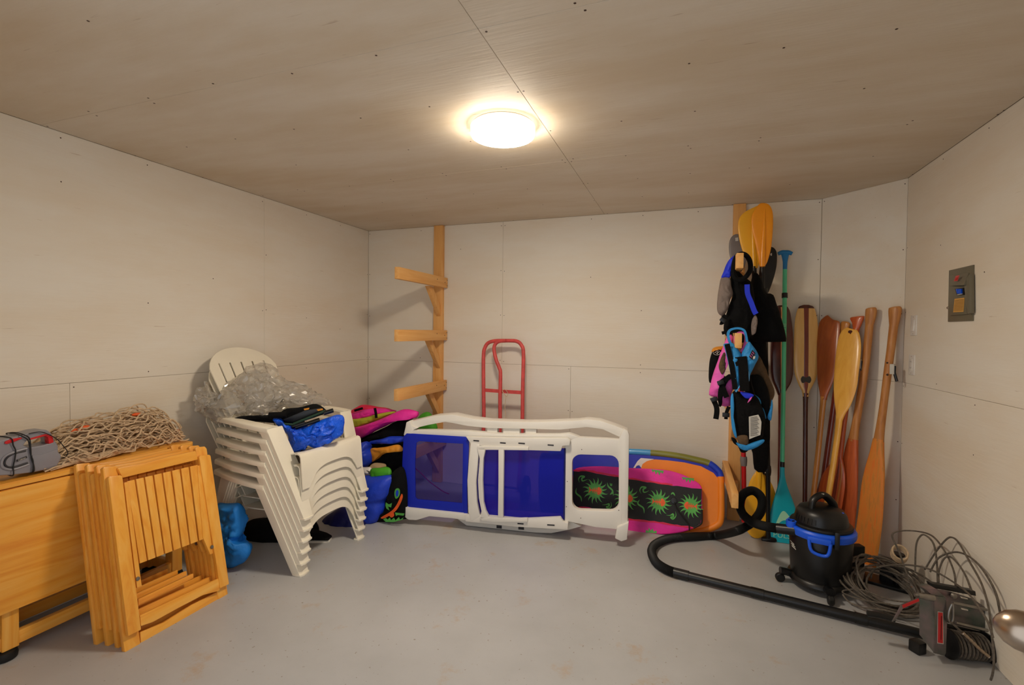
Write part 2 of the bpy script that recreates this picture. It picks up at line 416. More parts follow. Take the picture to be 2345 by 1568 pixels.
def film(name):
    m, t, b = newmat(name, .12); b.inputs['Base Color'].default_value = (.88, .86, .82, 1)
    g = t.add('ShaderNodeBsdfGlossy'); g.inputs['Roughness'].default_value = .14; g.inputs['Color'].default_value = (.95, .93, .9, 1)
    tr = t.add('ShaderNodeBsdfTransparent'); tr.inputs[0].default_value = (.96, .95, .93, 1)
    df = t.add('ShaderNodeBsdfTranslucent'); df.inputs[0].default_value = (.85, .83, .78, 1)
    dd = t.add('ShaderNodeBsdfDiffuse'); dd.inputs[0].default_value = (.8, .78, .74, 1)
    a = t.add('ShaderNodeMixShader'); a.inputs[0].default_value = .5; t.put(df.outputs[0], a.inputs[1]); t.put(dd.outputs[0], a.inputs[2])
    c = t.add('ShaderNodeMixShader'); c.inputs[0].default_value = .34; t.put(tr.outputs[0], c.inputs[1]); t.put(a.outputs[0], c.inputs[2])
    lw = t.add('ShaderNodeLayerWeight'); lw.inputs[0].default_value = .35
    mr = t.add('ShaderNodeMath', operation='MULTIPLY'); mr.inputs[1].default_value = .55; t.put(lw.outputs['Facing'], mr.inputs[0])
    ad = t.add('ShaderNodeMath', operation='ADD'); ad.inputs[1].default_value = .05; t.put(mr.outputs[0], ad.inputs[0])
    e = t.add('ShaderNodeMixShader'); t.put(ad.outputs[0], e.inputs[0]); t.put(c.outputs[0], e.inputs[1]); t.put(g.outputs[0], e.inputs[2])
    t.put(e.outputs[0], t.n['Material Output'].inputs['Surface'])
film('clear_film')

def floor_mat():
    m, t, b = newmat('painted_concrete', .42, 0, .45)
    g = t.add('ShaderNodeNewGeometry')
    n = t.add('ShaderNodeTexNoise'); n.inputs['Scale'].default_value = 1.3; n.inputs['Detail'].default_value = 8; n.inputs['Roughness'].default_value = .6; t.put(g.outputs['Position'], n.inputs['Vector'])
    r = t.add('ShaderNodeValToRGB'); e = r.color_ramp.elements; e[0].position = .3; e[1].position = .7; e[0].color = (*rgb(168, 168, 168), 1); e[1].color = (*rgb(186, 186, 187), 1)
    t.put(n.outputs['Fac'], r.inputs[0])
    n2 = t.add('ShaderNodeTexNoise'); n2.inputs['Scale'].default_value = 4.2; n2.inputs['Detail'].default_value = 9; n2.inputs['Roughness'].default_value = .72; t.put(g.outputs['Position'], n2.inputs['Vector'])
    r2 = t.add('ShaderNodeValToRGB'); e = r2.color_ramp.elements; e[0].position = .58; e[1].position = .74; e[0].color = (0, 0, 0, 1); e[1].color = (.7, .7, .7, 1)
    t.put(n2.outputs['Fac'], r2.inputs[0])
    mx = t.add('ShaderNodeMix', data_type='RGBA'); t.put(r2.outputs[0], mx.inputs[0]); t.put(r.outputs[0], mx.inputs[6]); mx.inputs[7].default_value = (*rgb(176, 138, 88), 1)
    n3 = t.add('ShaderNodeTexNoise'); n3.inputs['Scale'].default_value = 55; n3.inputs['Detail'].default_value = 2; t.put(g.outputs['Position'], n3.inputs['Vector'])
    r3 = t.add('ShaderNodeValToRGB'); e = r3.color_ramp.elements; e[0].position = .70; e[1].position = .74; e[0].color = (0, 0, 0, 1); e[1].color = (.6, .6, .6, 1); t.put(n3.outputs['Fac'], r3.inputs[0])
    mx2 = t.add('ShaderNodeMix', data_type='RGBA'); t.put(r3.outputs[0], mx2.inputs[0]); t.put(mx.outputs[2], mx2.inputs[6]); mx2.inputs[7].default_value = (*rgb(120, 96, 70), 1)
    t.put(mx2.outputs[2], b.inputs['Base Color'])
    bp = t.add('ShaderNodeBump'); bp.inputs['Strength'].default_value = .08; bp.inputs['Distance'].default_value = .01; t.put(n2.outputs['Fac'], bp.inputs['Height']); t.put(bp.outputs[0], b.inputs['Normal'])
floor_mat()

# ------------------------------------------------------------------ the room
def struct(name, mb, m, label=None, **k):
    return tag(build(name, mb, m, None, smooth=False, **k), label, None, None, 'structure')
fl = struct('floor', MB().box((RW/2, YF/2-.2, -.05), (RW+.3, -YF+.7, .1)), 'painted_concrete', 'grey painted concrete floor with tan stains')
T = .012; G = .0007
def screws(parent, pts, n, r=.0035):
    x, y, z = frame(n); mb = MB()
    for p in pts:
        p = V(p)+z*.0006; mb.add([p+(x*math.cos(a)+y*math.sin(a))*r for a in (math.pi*k/3 for k in range(6))], [range(6)])
    o = build('screw_heads', mb, 'screw_rust', parent, smooth=False); o['kind'] = 'stuff'
SEAM = H-1.219
def wall(name, a, b, label, m, rects):
    """wall from a to b (room on the left of a->b), rects of plywood sheets in (s0,s1,z0,z1)"""
    a, b = V((*a, 0)), V((*b, 0)); d = (b-a).normalized(); n = V((-d.y, d.x, 0)); L = (b-a).length
    R = Matrix((d, n, V((0, 0, 1)))).transposed()
    root = struct(name, MB().box(a+d*L/2-n*(T+.05)+V((0, 0, H/2)), (L+.3, .1, H+.1), R), 'joint', label)
    scr = []
    for s0, s1, z0, z1 in rects:
        build('plywood_sheet', MB().box(a+d*(s0+s1)/2-n*T/2+V((0, 0, (z0+z1)/2)), (s1-s0-2*G, T, z1-z0-2*G), R), m, root, bev=.0009, seg=1, smooth=False)
        ns = max(2, int((z1-z0)/.33))
        for k in range(ns+1):
            for s in (s0+.016, s1-.016):
                if random.random() < .75: scr.append(a+d*s+V((0, 0, z0+.03+(z1-z0-.06)*k/ns+random.uniform(-.01, .01))))
        for s in range(1, int((s1-s0)/.4)):
            for zz in (z0+.03, z1-.03): 
                if random.random() < .6: scr.append(a+d*(s0+.4*s)+V((0, 0, zz)))
            if random.random() < .6: scr.append(a+d*(s0+.4*s)+V((0, 0, random.uniform(z0+.2, z1-.2))))
    screws(root, scr, n)
    return root
BX = 1.37
wall('wall_back', (WB, 0), (0, 0), 'white painted plywood back wall behind the lounger and racks', 'paint_wall',
     [(0, WB-BX, SEAM, H), (WB-BX, WB, SEAM, H), (0, WB-1.975, 0, SEAM), (WB-1.975, WB, 0, SEAM)])
wall('wall_left', (0, 0), (0, YF), 'white painted plywood wall on the left behind the chairs', 'paint_wall_side',
     [(0, 1.211, SEAM, H), (1.211, 3.649, SEAM, H), (3.649, -YF, SEAM, H), (0, 2.383, 0, SEAM), (2.383, -YF, 0, SEAM)])
wall('wall_corner', (RW, -CA), (WB, 0), 'narrow angled plywood wall across the corner behind the oars', 'paint_wall', [(0, CA*math.sqrt(2), 0, SEAM), (0, CA*math.sqrt(2), SEAM, H)])
wall('wall_right', (RW, YF), (RW, -CA), 'white painted plywood wall on the right carrying the breaker panel', 'paint_wall_side',
     [(0, 1.36, SEAM, H), (1.36, -YF-CA, SEAM, H), (0, 2.2, 0, SEAM), (2.2, -YF-CA, 0, SEAM)])
mb = MB(); DX0, DX1, DZ = 1.28, 3.03, 2.03
mb.box((DX0/2, YF-.06, H/2), (DX0, .12, H)); mb.box(((DX1+RW)/2, YF-.06, H/2), (RW-DX1, .12, H)); mb.box(((DX0+DX1)/2, YF-.06, (DZ+H)/2), (DX1-DX0, .12, H-DZ))
struct('wall_front', mb, 'paint_wall', 'white wall with the doorway the camera looks through')
ce = struct('ceiling', MB().box((RW/2, YF/2-.1, H+T+.05), (RW+.3, -YF+.5, .1)), 'joint', 'painted plywood ceiling with visible sheet joints')
scr = []
for x0, x1 in ((0, 2.232), (2.232, RW)):
    for y0, y1 in ((-1.27, 0), (-2.49, -1.27), (YF, -2.49)):
        build('plywood_sheet', MB().box(((x0+x1)/2, (y0+y1)/2, H+T/2), (x1-x0-2*G, y1-y0-2*G, T)), 'paint_ceiling', ce, bev=.0009, seg=1, smooth=False)
        for k in range(7):
            for q in range(4):
                if random.random() < .7: scr.append((x0+.02+(x1-x0-.04)*k/6+random.uniform(-.02, .02), y0+.02+(y1-y0-.04)*q/3, H))
screws(ce, scr, (0, 0, -1), .0045)
# door swung into the room past the right edge of the picture; only its knob reaches into view
dd_ = V((.454, .891, 0)); dn = V((-.891, .454, 0)); hinge = V((3.014, -3.72, 0)); Rd = Matrix((dd_, dn, V((0, 0, 1)))).transposed()
door = struct('door_1', MB().box(hinge+dd_*.41-dn*.02+V((0, 0, 1.01)), (.81, .04, 2.0), Rd), 'white_gloss', 'white door swung open at the right edge of the picture')
kb = on(2335, 1447, ((CAM+V((.891, -.454, 0))*.03), (.891, -.454, 0)))
s_ = (kb-hinge).dot(dd_); kb = hinge+dd_*.75+V((0, 0, .955))
mb = MB(); mb.lathe(kb, [(.033, 0), (.033, .004), (.028, .009), (.013, .012), (.012, .024), (.02, .03), (.026, .04), (.0275, .05), (.026, .062), (.021, .073), (.012, .081), (.004, .0845)], 28, dn)
build('door_knob', mb, 'nickel', door, label='brushed nickel door knob')

# ------------------------------------------------------------------ ceiling light
LC = V((2.056, -1.81, H)); lamp = thing('ceiling_light', 'round white drum ceiling light, switched on', 'ceiling light', LC)
build('base_ring', MB().lathe(LC, [(.125, 0), (.138, -.002), (.138, -.008), (.125, -.008)], 48), 'white_gloss', lamp)
build('lamp_shade', MB().lathe(LC, [(.130, -.006), (.142, -.007), (.147, -.012), (.147, -.04), (.14, -.041)], 48), 'lamp_glass_side', lamp, label='white glass side of the drum shade')
build('diffuser', MB().lathe(LC, [(.14, -.0405), (.1465, -.0405), (.143, -.05), (.130, -.055), (.06, -.058), (.01, -.0585)], 48), 'lamp_glass', lamp, label='glowing white underside of the drum shade')

# ------------------------------------------------------------------ lumber racks (2x4 post, arms and braces)
ARM_TOP = (1.835, 1.37, .925, .43)
def rack(x0, x1, side, label, tops, lens=(.78,)*4):
    xc = (x0+x1)/2; r = thing('storage_rack', label, 'rack', (xc, -.02, 0), 'pine lumber racks on the back wall')
    build('post', MB().box((xc, -.0195, H/2), (x1-x0, .038, H-.004)), 'pine', r, bev=.003)
    ax = x1+.0195 if side > 0 else x0-.0195
    for zt, al in zip(tops, lens):
        a = build('arm', MB().box((ax, -.01-al/2, zt-.0445), (.038, al, .089)), 'pine_y', r, bev=.003)
        b = MB(); bx = xc+side*.012
        c0 = V((bx, -.045, zt-.30)); c1 = V((bx, -.235, zt-.10))
        # brace cut plumb and level at its ends
        k = .055
        pts = [(-.042, zt-.34), (-.042, zt-.255), (-.185, zt-.0895), (-.255, zt-.0895)]
        b.plate([V((bx+.019, y, z)) for y, z in pts], (1, 0, 0), .038)
        build('brace', b, 'pine', r, bev=.002)
        for yy, zz in ((-.02, -.02), (-.02, -.07), (-.06, -.045), (-.2, -.03)):
            build('screw', MB().lathe((ax+side*.0192, yy, zt+zz), [(.005, 0), (.004, .001)], 8, V((side, 0, 0))), 'screw_rust', a)
    return r
rack(.722, .811, 1, 'bare pine post with bracketed arms beside the red hand truck', ARM_TOP)
rack(3.166, 3.249, -1, 'pine post with arms hung with life vests, beside the paddles', ARM_TOP, (.78, .78, .62, .78))
# ================================================================== left side: table, folding chairs, stacked chairs
# ------------------------------------------------------------------ drop-leaf table on casters
TY0, TY1, TX, TZ = -3.2, -1.96, .30, .733
tb = thing('drop_leaf_table', 'honey coloured drop leaf table on casters against the left wall', 'table', (.16, -2.58, 0))
def rrect(x0, x1, y0, y1, z, r, k=6):
    out = []
    for cx, cy, a0 in ((x1-r, y1-r, 0), (x0+r, y1-r, 90), (x0+r, y0+r, 180), (x1-r, y0+r, 270)):
        for i in range(k+1):
            a = math.radians(a0+90*i/k); out.append(V((cx+r*math.cos(a), cy+r*math.sin(a), z)))
    return out
build('table_top', MB().plate(rrect(.03, TX, TY0, TY1, TZ, .03), (0, 0, 1), .024), 'honey_y', tb, bev=.005)
lf = build('drop_leaf', MB().plate([V((TX+.004, y, z)) for y, z in ((TY0, TZ-.029), (TY1+.02, TZ-.029), (TY1+.02, .235), (TY1-.01, .206), (TY0, .206))], (1, 0, 0), .022), 'honey_y', tb, bev=.004)
for y in (-2.83, -2.5, -2.12):
    build('hinge', MB().tube([(TX+.001, y-.045, TZ-.0265), (TX+.001, y+.045, TZ-.0265)], .003, 8), 'brass', lf)
def leg(x, y, z0, z1, w=.045): build('leg', MB().box((x, y, (z0+z1)/2), (w, w, z1-z0)), 'honey_z', tb, bev=.004)
for y in (-2.74, -2.05, -3.14):
    leg(.252, y, .04, .71, .055)
for y in (-3.14, -2.05): leg(.07, y, .04, .71, .055)
for x in (.258, .07): build('stretcher', MB().box((x, (TY0+TY1)/2-.015, .072), (.028, 1.10, .054)), 'honey_y', tb, bev=.004)
build('apron', MB().box((.262, -2.58, .66), (.022, 1.1, .09)), 'honey_y', tb, bev=.003)
build('cross_rail', MB().box((.16, -2.05, .072), (.13, .03, .05)), 'honey_y', tb, bev=.003)
for x, y in ((.255, -2.75), (.255, -2.05), (.07, -2.05), (.07, -3.14), (.255, -3.14)):
    build('caster', MB().lathe((x, y, 0), [(.03, 0), (.04, .004), (.042, .02), (.038, .034), (.02, .04)], 24), 'black_rubber', tb)

# ------------------------------------------------------------------ four folding chairs leaning on it
k1 = crop(0, 880, .4387)
def lean_plane(d): return ((.69-d, -2.33, 0), (1, 0, .24))
CP = lean_plane(0)
LAB = ['outermost folding wooden chair, slatted seat in full view', 'second folding wooden chair behind the slatted front one', 'third folding wooden chair, between two others in the leaning set', 'innermost folding wooden chair, right against the drop leaf table']
fc = thing('folding_chair', LAB[0], 'folding chair', (.69, -2.33, 0), 'folding chairs leaning on the table')
pA = CP; pB = shift(CP, -.023); pS = shift(CP, -.006); pS2 = shift(CP, -.03)
def piece(n, c, pl, th, m='honey_z', parent=None, **k): return plate(n, k1(c), pl, th, m, parent or fc, **k)
piece('front_stile', [(566, 492), (572, 480), (630, 472), (640, 480), (738, 1280), (670, 1314)], pA, .021)
piece('front_stile', [(1040, 378), (1048, 370), (1095, 366), (1101, 374), (1197, 1042), (1150, 1064)], pA, .021)
piece('back_stile', [(536, 440), (545, 431), (606, 424), (613, 432), (734, 1354), (735, 1362), (660, 1402), (650, 1392)], pB, .021)
piece('back_stile', [(1020, 335), (1030, 327), (1070, 323), (1080, 335), (1191, 1100), (1190, 1112), (1142, 1137)], pB, .021)
piece('top_rail', [(614, 436), (760, 408), (900, 372), (1022, 346), (1034, 392), (640, 488)], shift(CP, -.012), .02, 'honey_y')
piece('bottom_rail', [(730, 1206), (1144, 1010), (1148, 1076), (1060, 1100), (930, 1168), (800, 1240), (736, 1262)], shift(CP, -.004), .018, 'honey_y')
piece('foot_rail', [(733, 1292), (860, 1240), (1000, 1150), (1140, 1080), (1144, 1130), (735, 1352)], shift(pB, -.003), .018, 'honey_y')
piece('inner_rail', [(722, 1120), (1010, 985), (1012, 1010), (722, 1152)], shift(CP, -.045), .016, 'honey_y')
# seat: two side rails, a cross batten and nine slats
piece('seat_rail', [(648, 512), (668, 508), (742, 1052), (716, 1062)], pS, .02)
piece('seat_rail', [(1030, 424), (1046, 420), (1114, 882), (1098, 888), (1060, 800)], pS, .02)
tl, tr_, br_, bl = (660, 506), (1036, 418), (1082, 800), (728, 936)
NS = 8
for i in range(NS):
    def q(t): 
        a = (tl[0]+(tr_[0]-tl[0])*t, tl[1]+(tr_[1]-tl[1])*t); b = (bl[0]+(br_[0]-bl[0])*t, bl[1]+(br_[1]-bl[1])*t); return a, b
    g = .010
    a0, b0 = q(i/NS+g); a1, b1 = q((i+1)/NS-g)
    piece('seat_slat', [a0, a1, b1, b0], shift(CP, -.010), .013, bev=.0025)
piece('seat_batten', [(660, 640), (1060, 545), (1066, 590), (668, 690)], shift(CP, -.026), .014, 'honey_y')
for c in ((719, 1014), (1106, 848)):
    p = on(*k1([c])[0], shift(CP, -.004)); build('bolt', MB().lathe(p, [(.009, 0), (.008, .003), (.003, .004)], 12, nrm_of(CP)), 'steel', fc)
for i in (1, 2, 3):
    c = copy_tree(fc); c.location = V((.69-.054*i, -2.33+(.006, .0, -.012)[i-1], 0)); c['label'] = LAB[i]

# ------------------------------------------------------------------ monobloc resin armchairs, six in a stack
def monobloc(loc, label, grp):
    r = thing('resin_armchair', label, 'chair', loc, grp); L = V(loc)
    def P(x, y, z): return L+V((x, y, z))
    def bl(n, mb, **k): return build(n, mb, 'resin_cream', r, ang=50, **k)
    # local: x forward, feet at z=0, front feet at x=.0
    sx0, sx1 = -.075, -.50
    g = []
    for i in range(9):
        t = i/8; x = sx0+(sx1-sx0)*t; row = []
        for j in range(9):
            s = -1+j/4; w = .25-.035*t
            row.append(P(x, s*w, .352-.05*t-.012*math.sin(math.pi*t)-.012*(1-s*s)))
        g.append(row)
    bl('seat', MB().grid(g, .006))
    # front apron: rolled edge then a panel with a low arch, running into the legs
    g = []
    for j in range(21):
        s = -1+j/10; y = s*.262
        arch = .16 if abs(s) > .74 else .16+.105*max(0, 1-(abs(s)/.74)**3.2)**.55
        zs = [.352, .356, .350, .335, .335-(.335-arch)*.5, arch]; xs = [-.085, -.068, -.052, -.044, -.036, -.028]
        g.append([P(x, y, z) for x, z in zip(xs, zs)])
    bl('front_apron', MB().grid(g, -.006))
    for sy in (-1, 1):
        # front leg: an angle of two tapering faces from arm to foot
        rings = []
        for t in (0, .15, .3, .45, .6, .75, .9, 1):
            z = .50*(1-t); x1 = -.195+.195*t; wd = .060-.004*t; y_o = sy*(.352-.072*t); y_i = sy*(.235-.006*t); 
            fw = (.108, .108, .112, .115, .105, .09, .072, .062)[int(round(t/.15)) if t < .95 else 7]
            a = P(x1, y_o, z); rings.append([P(x1-wd, y_o, z), a, P(x1+.003, y_o-sy*fw, z), P(x1-.006, y_o-sy*fw, z), P(x1-.006, y_o-sy*.007, z), P(x1-wd, y_o-sy*.007, z)])
        bl('front_leg', MB().loft(rings), bev=.002)
        mbf = MB(); mbf.plate([P(-.052, sy*.284, .012), P(.004, sy*.284, .012), P(.012, sy*.262, .012), P(.004, sy*.214, .012), P(-.03, sy*.214, .012)], (0, 0, 1), .012); bl('foot', mbf, bev=.003)
        # arm: flat top with a turned-down outer rim
        g = []
        for i in range(12):
            t = i/11; x = -.192-.49*t; yo = sy*(.352+.012*math.sin(math.pi*min(1, t*1.15))-.10*t*t); z = .505+.012*math.sin(math.pi*t)+.01*t; wi = .075-.015*t
            g.append([P(x, yo, z-.027), P(x, yo, z-.006), P(x, yo-sy*.006, z), P(x, yo-sy*wi*.5, z+.002), P(x, yo-sy*wi, z), P(x, yo-sy*(wi+.004), z-.012)])
        bl('armrest', MB().grid(g, .005*sy))
        # side panel under the arm's inner edge down to the seat
        # rear leg
        rings = []
        for t in (0, .3, .6, 1):
            z = .36*(1-t); x = -.52-.11*t; wd = .1-.045*t; yo = sy*(.235+.03*t)
            rings.append([P(x-wd, yo, z), P(x, yo, z), P(x, yo-sy*.008, z), P(x-wd+.006, yo-sy*.008, z), P(x-wd+.006, yo-sy*.05, z), P(x-wd, yo-sy*.05, z)])
        bl('rear_leg', MB().loft(rings), bev=.002)
    # rear apron between the back legs, arched
    g = []
    for j in range(15):
        s = -1+j/7; y = s*.24; arch = .20+.07*(1-s*s)
        g.append([P(-.505, y, .31), P(-.54, y, .29), P(-.565, y, arch)])
    bl('rear_apron', MB().grid(g, .006))
    # fan back: slats divided by narrow slots, joined by a rounded head
    def bk(s, h):      # s across -1..1, h height 0..1 on the back
        wmax = .205+.055*h; x = -.52-.315*h+.03*(s*s)*(1-.3*h); return P(x, s*wmax, .300+.62*h)
    mb = MB(); head = lambda s: .74+.26*math.sqrt(max(0, 1-(s*.97)**2)); tops = lambda s: min(.85, head(s)-.055)
    NSL = 6; gap = .024
    for i in range(NSL):
        s0 = -1+2*i/NSL+(gap if i else 0); s1 = -1+2*(i+1)/NSL-(gap if i < NSL-1 else 0); ss = [s0+(s1-s0)*j/4 for j in range(5)]
        mb.grid([[bk(q, .12+(tops(q)-.12)*h) for q in ss] for h in (0, .2, .4, .6, .8, 1)], .006)
    mb.grid([[bk(-1+2*j/24, .0+.12*k/2) for j in range(25)] for k in range(3)], .006)
    mb.grid([[bk(-1+2*j/24, tops(-1+2*j/24)+(head(-1+2*j/24)-tops(-1+2*j/24))*k/5) for j in range(25)] for k in range(6)], .006)
    bl('backrest', mb)
    return r
MLAB = ['bottom cream resin armchair of the stack, feet on the floor', 'second cream resin armchair up from the floor in the stack', 'third cream resin armchair up from the floor in the stack', 'third cream resin armchair down from the top of the stack', 'second cream resin armchair down from the top of the stack', 'topmost cream resin armchair of the stack, loaded with tarp and bags']
m0 = monobloc((.885, -1.52, 0), MLAB[0], 'stacked resin armchairs')
for i in range(1, 6):
    c = copy_tree(m0); c.location = V((.885+.006*i, -1.52, .0636*i)); c['label'] = MLAB[i]
# ================================================================== things on the table and the stacked chairs
# ------------------------------------------------------------------ tangled net
net = thing('rope_net', 'tangled beige rope net heaped on the honey coloured table', 'net', (.15, -2.25, TZ))
def net_shape(s, a):      # s 0..1 along the table, a angle 0..pi over the heap
    y = -2.62+.64*s; hgt = .075+.085*math.sin(math.pi*min(1, s*1.25))**.8+(.085*math.exp(-((s-.80)/.2)**2)); hgt *= 1.15*min(1, (s+.02)*7)**.5*min(1, (1.03-s)*8)**.5; wd = .115+.015*math.sin(5*s)
    return V((.15+wd*math.cos(a)*1.05, y, TZ+.006+hgt*math.sin(a)))
NSTR = 17
def strand(ph, layer, sgn, seed):
    out = []; N = 90
    for i in range(N+1):
        s = i/N; k = s*13+ph; tri = abs((k % 2)-1)
        a = (seed+.5+sgn*(tri-.5)*1.0)/NSTR*math.pi*1.0
        p = net_shape(s, min(3.05, max(.08, a+.2*noise.noise(V((s*6, seed*.7, layer))))))
        c = V((.15, p.y, TZ+.01)); f = 1.0-.12*layer+.10*noise.noise(V((s*9, seed*1.3, layer+4)))
        q = c+(p-c)*f+noise.noise_vector(V((s*11, seed*2.1, layer*3.)))*.026
        q.z = max(TZ+.007, q.z); q.x = max(.03, q.x); out.append(q)
    return out
mb = MB()
for layer in range(6):
    for sd in range(NSTR):
        mb.tube(strand(sd*1.0, layer, 1, sd), .0034, 5)
for q in range(5):
    y0 = random.uniform(-2.5, -2.2); mb.tube(cr([(.12, y0, TZ+.08), (.13, y0+.02, TZ+.13+.03*random.random()), (.14, y0+.05, TZ+.16), (.15, y0+.085, TZ+.14), (.15, y0+.1, TZ+.09)], 6), .0028, 5)
for q in range(11):       # gathered cords lying along the front edge
    z = TZ+.006+.006*(q % 4); x = .272-.006*(q//3)
    mb.tube(cr([(x, -2.60+.02*q % .05, z), (x+.004*math.sin(q), -2.5, z+.01), (x, -2.4, z+.006+.004*math.cos(q)), (x-.02, -2.3+.01*q, z+.012)], 8), .0036, 5)
o = build('cord_mesh', mb, 'rope', net); o['kind'] = 'stuff'
for (u, v) in ((195, 985), (312, 958), (175, 993), (400, 945)):
    c = net_shape((on(u, v, PX(.2)).y+2.62)/.62, 1.15); build('float', MB()._ell(c+V((-.016, 0, -.014)), (.012, .024, .009), 10, 6), 'print_orange', net)
# ------------------------------------------------------------------ grey pump with cords wound round it
kp = crop(0, 900, 300/2138); pp = PX(.278)
pu = thing('air_pump', 'grey and red electric air pump wound with black cord on the table', 'pump', (.23, -2.7, TZ))
plate('body', kp([(-330, 1010), (-330, 760), (0, 772), (160, 735), (430, 665), (620, 615), (760, 596), (830, 640), (900, 780), (950, 850), (955, 960), (1005, 1010), (1000, 1075), (930, 1190), (860, 1225), (560, 1290), (200, 1335), (0, 1345), (-200, 1400), (-330, 1395)]), pp, .085, 'pump_grey', pu, bev=.010, seg=4,
      holes=[kp([(385, 850), (440, 775), (560, 745), (760, 690), (840, 720), (850, 810), (700, 850), (470, 890)])])
plate('grip_inlay', kp([(470, 742), (740, 664), (860, 690), (882, 800), (800, 830), (785, 720), (740, 700), (480, 770)]), shift(pp, .002), .03, 'red_plastic', pu, bev=.003)
plate('trigger', kp([(80, 825), (90, 790), (200, 745), (360, 722), (365, 740), (250, 790), (120, 832)]), shift(pp, .006), .02, 'red_plastic', pu, bev=.003)
g0 = P3(kp([(420, 940), (230, 985), (110, 1060), (75, 1140), (110, 1195), (220, 1205), (450, 1135)]), shift(pp, .0015)); build('vent_groove', MB().tube(cr(g0, 8), .0035, 8), 'pump_dark', pu)
g0 = P3(kp([(440, 900), (230, 960), (70, 1040), (25, 1150), (70, 1225), (230, 1240), (470, 1160)]), shift(pp, .0005)); build('bezel', MB().tube(cr(g0, 8), .005, 8), 'pump_grey', pu)
plate('nose_facet', kp([(530, 1015), (680, 1005), (935, 915), (950, 980), (995, 1012), (985, 1070), (920, 1180), (560, 1270), (520, 1180)]), shift(pp, .003), .006, 'pump_grey', pu, bev=.002)
a_, b_ = P3(kp([(270, 1105), (440, 1040)]), shift(pp, .004))
build('badge', MB().ribbon([a_, (a_+b_)/2, b_], .008, .001, V((0, 0, 1))), 'pump_dark', pu)
text('Coleman', (a_+b_)/2+V((.0016, 0, 0)), (b_-a_), V((0, 0, 1)), .0075, 'label_white', pu, maxw=.024)
def cord(pts, r=.0022, n=6, back=True):
    f = P3(kp(pts), shift(pp, .006)); 
    b = [p-V((.1, 0, 0)) for p in reversed(f)]
    t_ = f[0]+V((-.05, 0, .005)); b_2 = f[-1]+V((-.05, 0, -.001))
    build('cord', MB().tube(cr(f+[b_2]+b+[t_], 6, True), r, n, True), 'black_rubber', pu)
cord([(335, 690), (450, 760), (480, 860), (500, 1000), (540, 1120), (525, 1290)])
cord([(390, 680), (480, 740), (500, 900), (510, 1060), (550, 1180), (545, 1285)])
cord([(190, 745), (215, 850), (255, 940), (240, 1080), (215, 1200), (215, 1340)])
f = P3(kp([(470, 660), (640, 632), (760, 660), (930, 750), (1040, 870), (1105, 960), (1080, 1030), (1000, 1056)]), shift(pp, .008)); build('cord', MB().tube(cr(f, 8), .0018, 6), 'black_rubber', pu)
# ------------------------------------------------------------------ blue sack on the floor between table and chairs
puff('stuff_sack', k1([(1132, 628), (1190, 622), (1248, 626), (1262, 700), (1256, 780), (1240, 815), (1290, 828), (1304, 870), (1285, 915), (1240, 945), (1190, 957), (1165, 900), (1150, 760)]), PY(-1.86), .10, 'bag_blue', wr=.022, freq=16, K=16, seg=80)
tag(bpy.data.objects['stuff_sack'], 'limp blue stuff sack on the floor behind the folding chairs', 'sack')

# ------------------------------------------------------------------ load on the topmost resin chair
kc = crop(440, 780, 380/2292)
sp = ((.72, -1.55, .8), (.55, -.8, .0))      # plane turned toward the room above the seat
puff('poly_tarp', kc([(1110, 1090), (1230, 1085), (1250, 1260), (1450, 1270), (1480, 1240), (1700, 1130), (1900, 1050), (2030, 1020), (2100, 1060), (2095, 1200), (2070, 1300), (1900, 1400), (1720, 1480), (1600, 1440), (1560, 1500), (1400, 1530), (1330, 1400), (1310, 1290)]), shift(sp, .06), .14, 'tarp_blue', wr=.022, freq=26, center=(724, 994), K=18, seg=96)
tag(bpy.data.objects['poly_tarp'], 'crumpled shiny blue tarp bundle on the topmost resin chair', 'tarp')
cc = thing('camp_chair', 'folded black camp chair with green trim on top of the resin chairs', 'camp chair', (.6, -1.5, .72))
puff('seat_fabric', kc([(440, 1125), (560, 1075), (720, 1035), (900, 1060), (1060, 1040), (1080, 1010), (1200, 1000), (1290, 940), (1480, 920), (1690, 868), (1800, 910), (1850, 960), (1830, 1010), (1400, 1150), (1240, 1140), (900, 1120), (650, 1110)]), shift(sp, .0), .07, 'black_cloth', cc, wr=.012, freq=14)
plate('backrest_panel', kc([(1240, 1090), (1560, 960), (1780, 930), (1800, 980), (1420, 1135), (1290, 1120)]), shift(sp, .05), .02, 'black_plastic', cc, bev=.006)
for a, b, r, m in (((1250, 1150), (1420, 1160), .008, 'dark_green'), ((1400, 1150), (1840, 970), .008, 'dark_green'), ((1430, 1200), (1760, 1090), .012, 'black_plastic'), ((1380, 1190), (1560, 1130), .012, 'black_plastic'), ((1060, 1030), (1300, 1020), .018, 'black_cloth'), ((1820, 1000), (1950, 960), .013, 'black_plastic'), ((1440, 1230), (1400, 1330), .012, 'black_plastic'), ((1440, 1330), (1540, 1500), .024, 'black_cloth')):
    q = P3(kc([a, b]), shift(sp, .075)); build('frame_tube', MB().tube([q[0], q[0].lerp(q[1], .5), q[1]], r, 10), m, cc)
for c in ([(1540, 940), (1620, 925), (1610, 950), (1550, 960)], [(1720, 950), (1800, 935), (1808, 955), (1740, 972)]): plate('tag', kc(c), shift(sp, .066), .004, 'orange_cloth', cc, bev=.001)
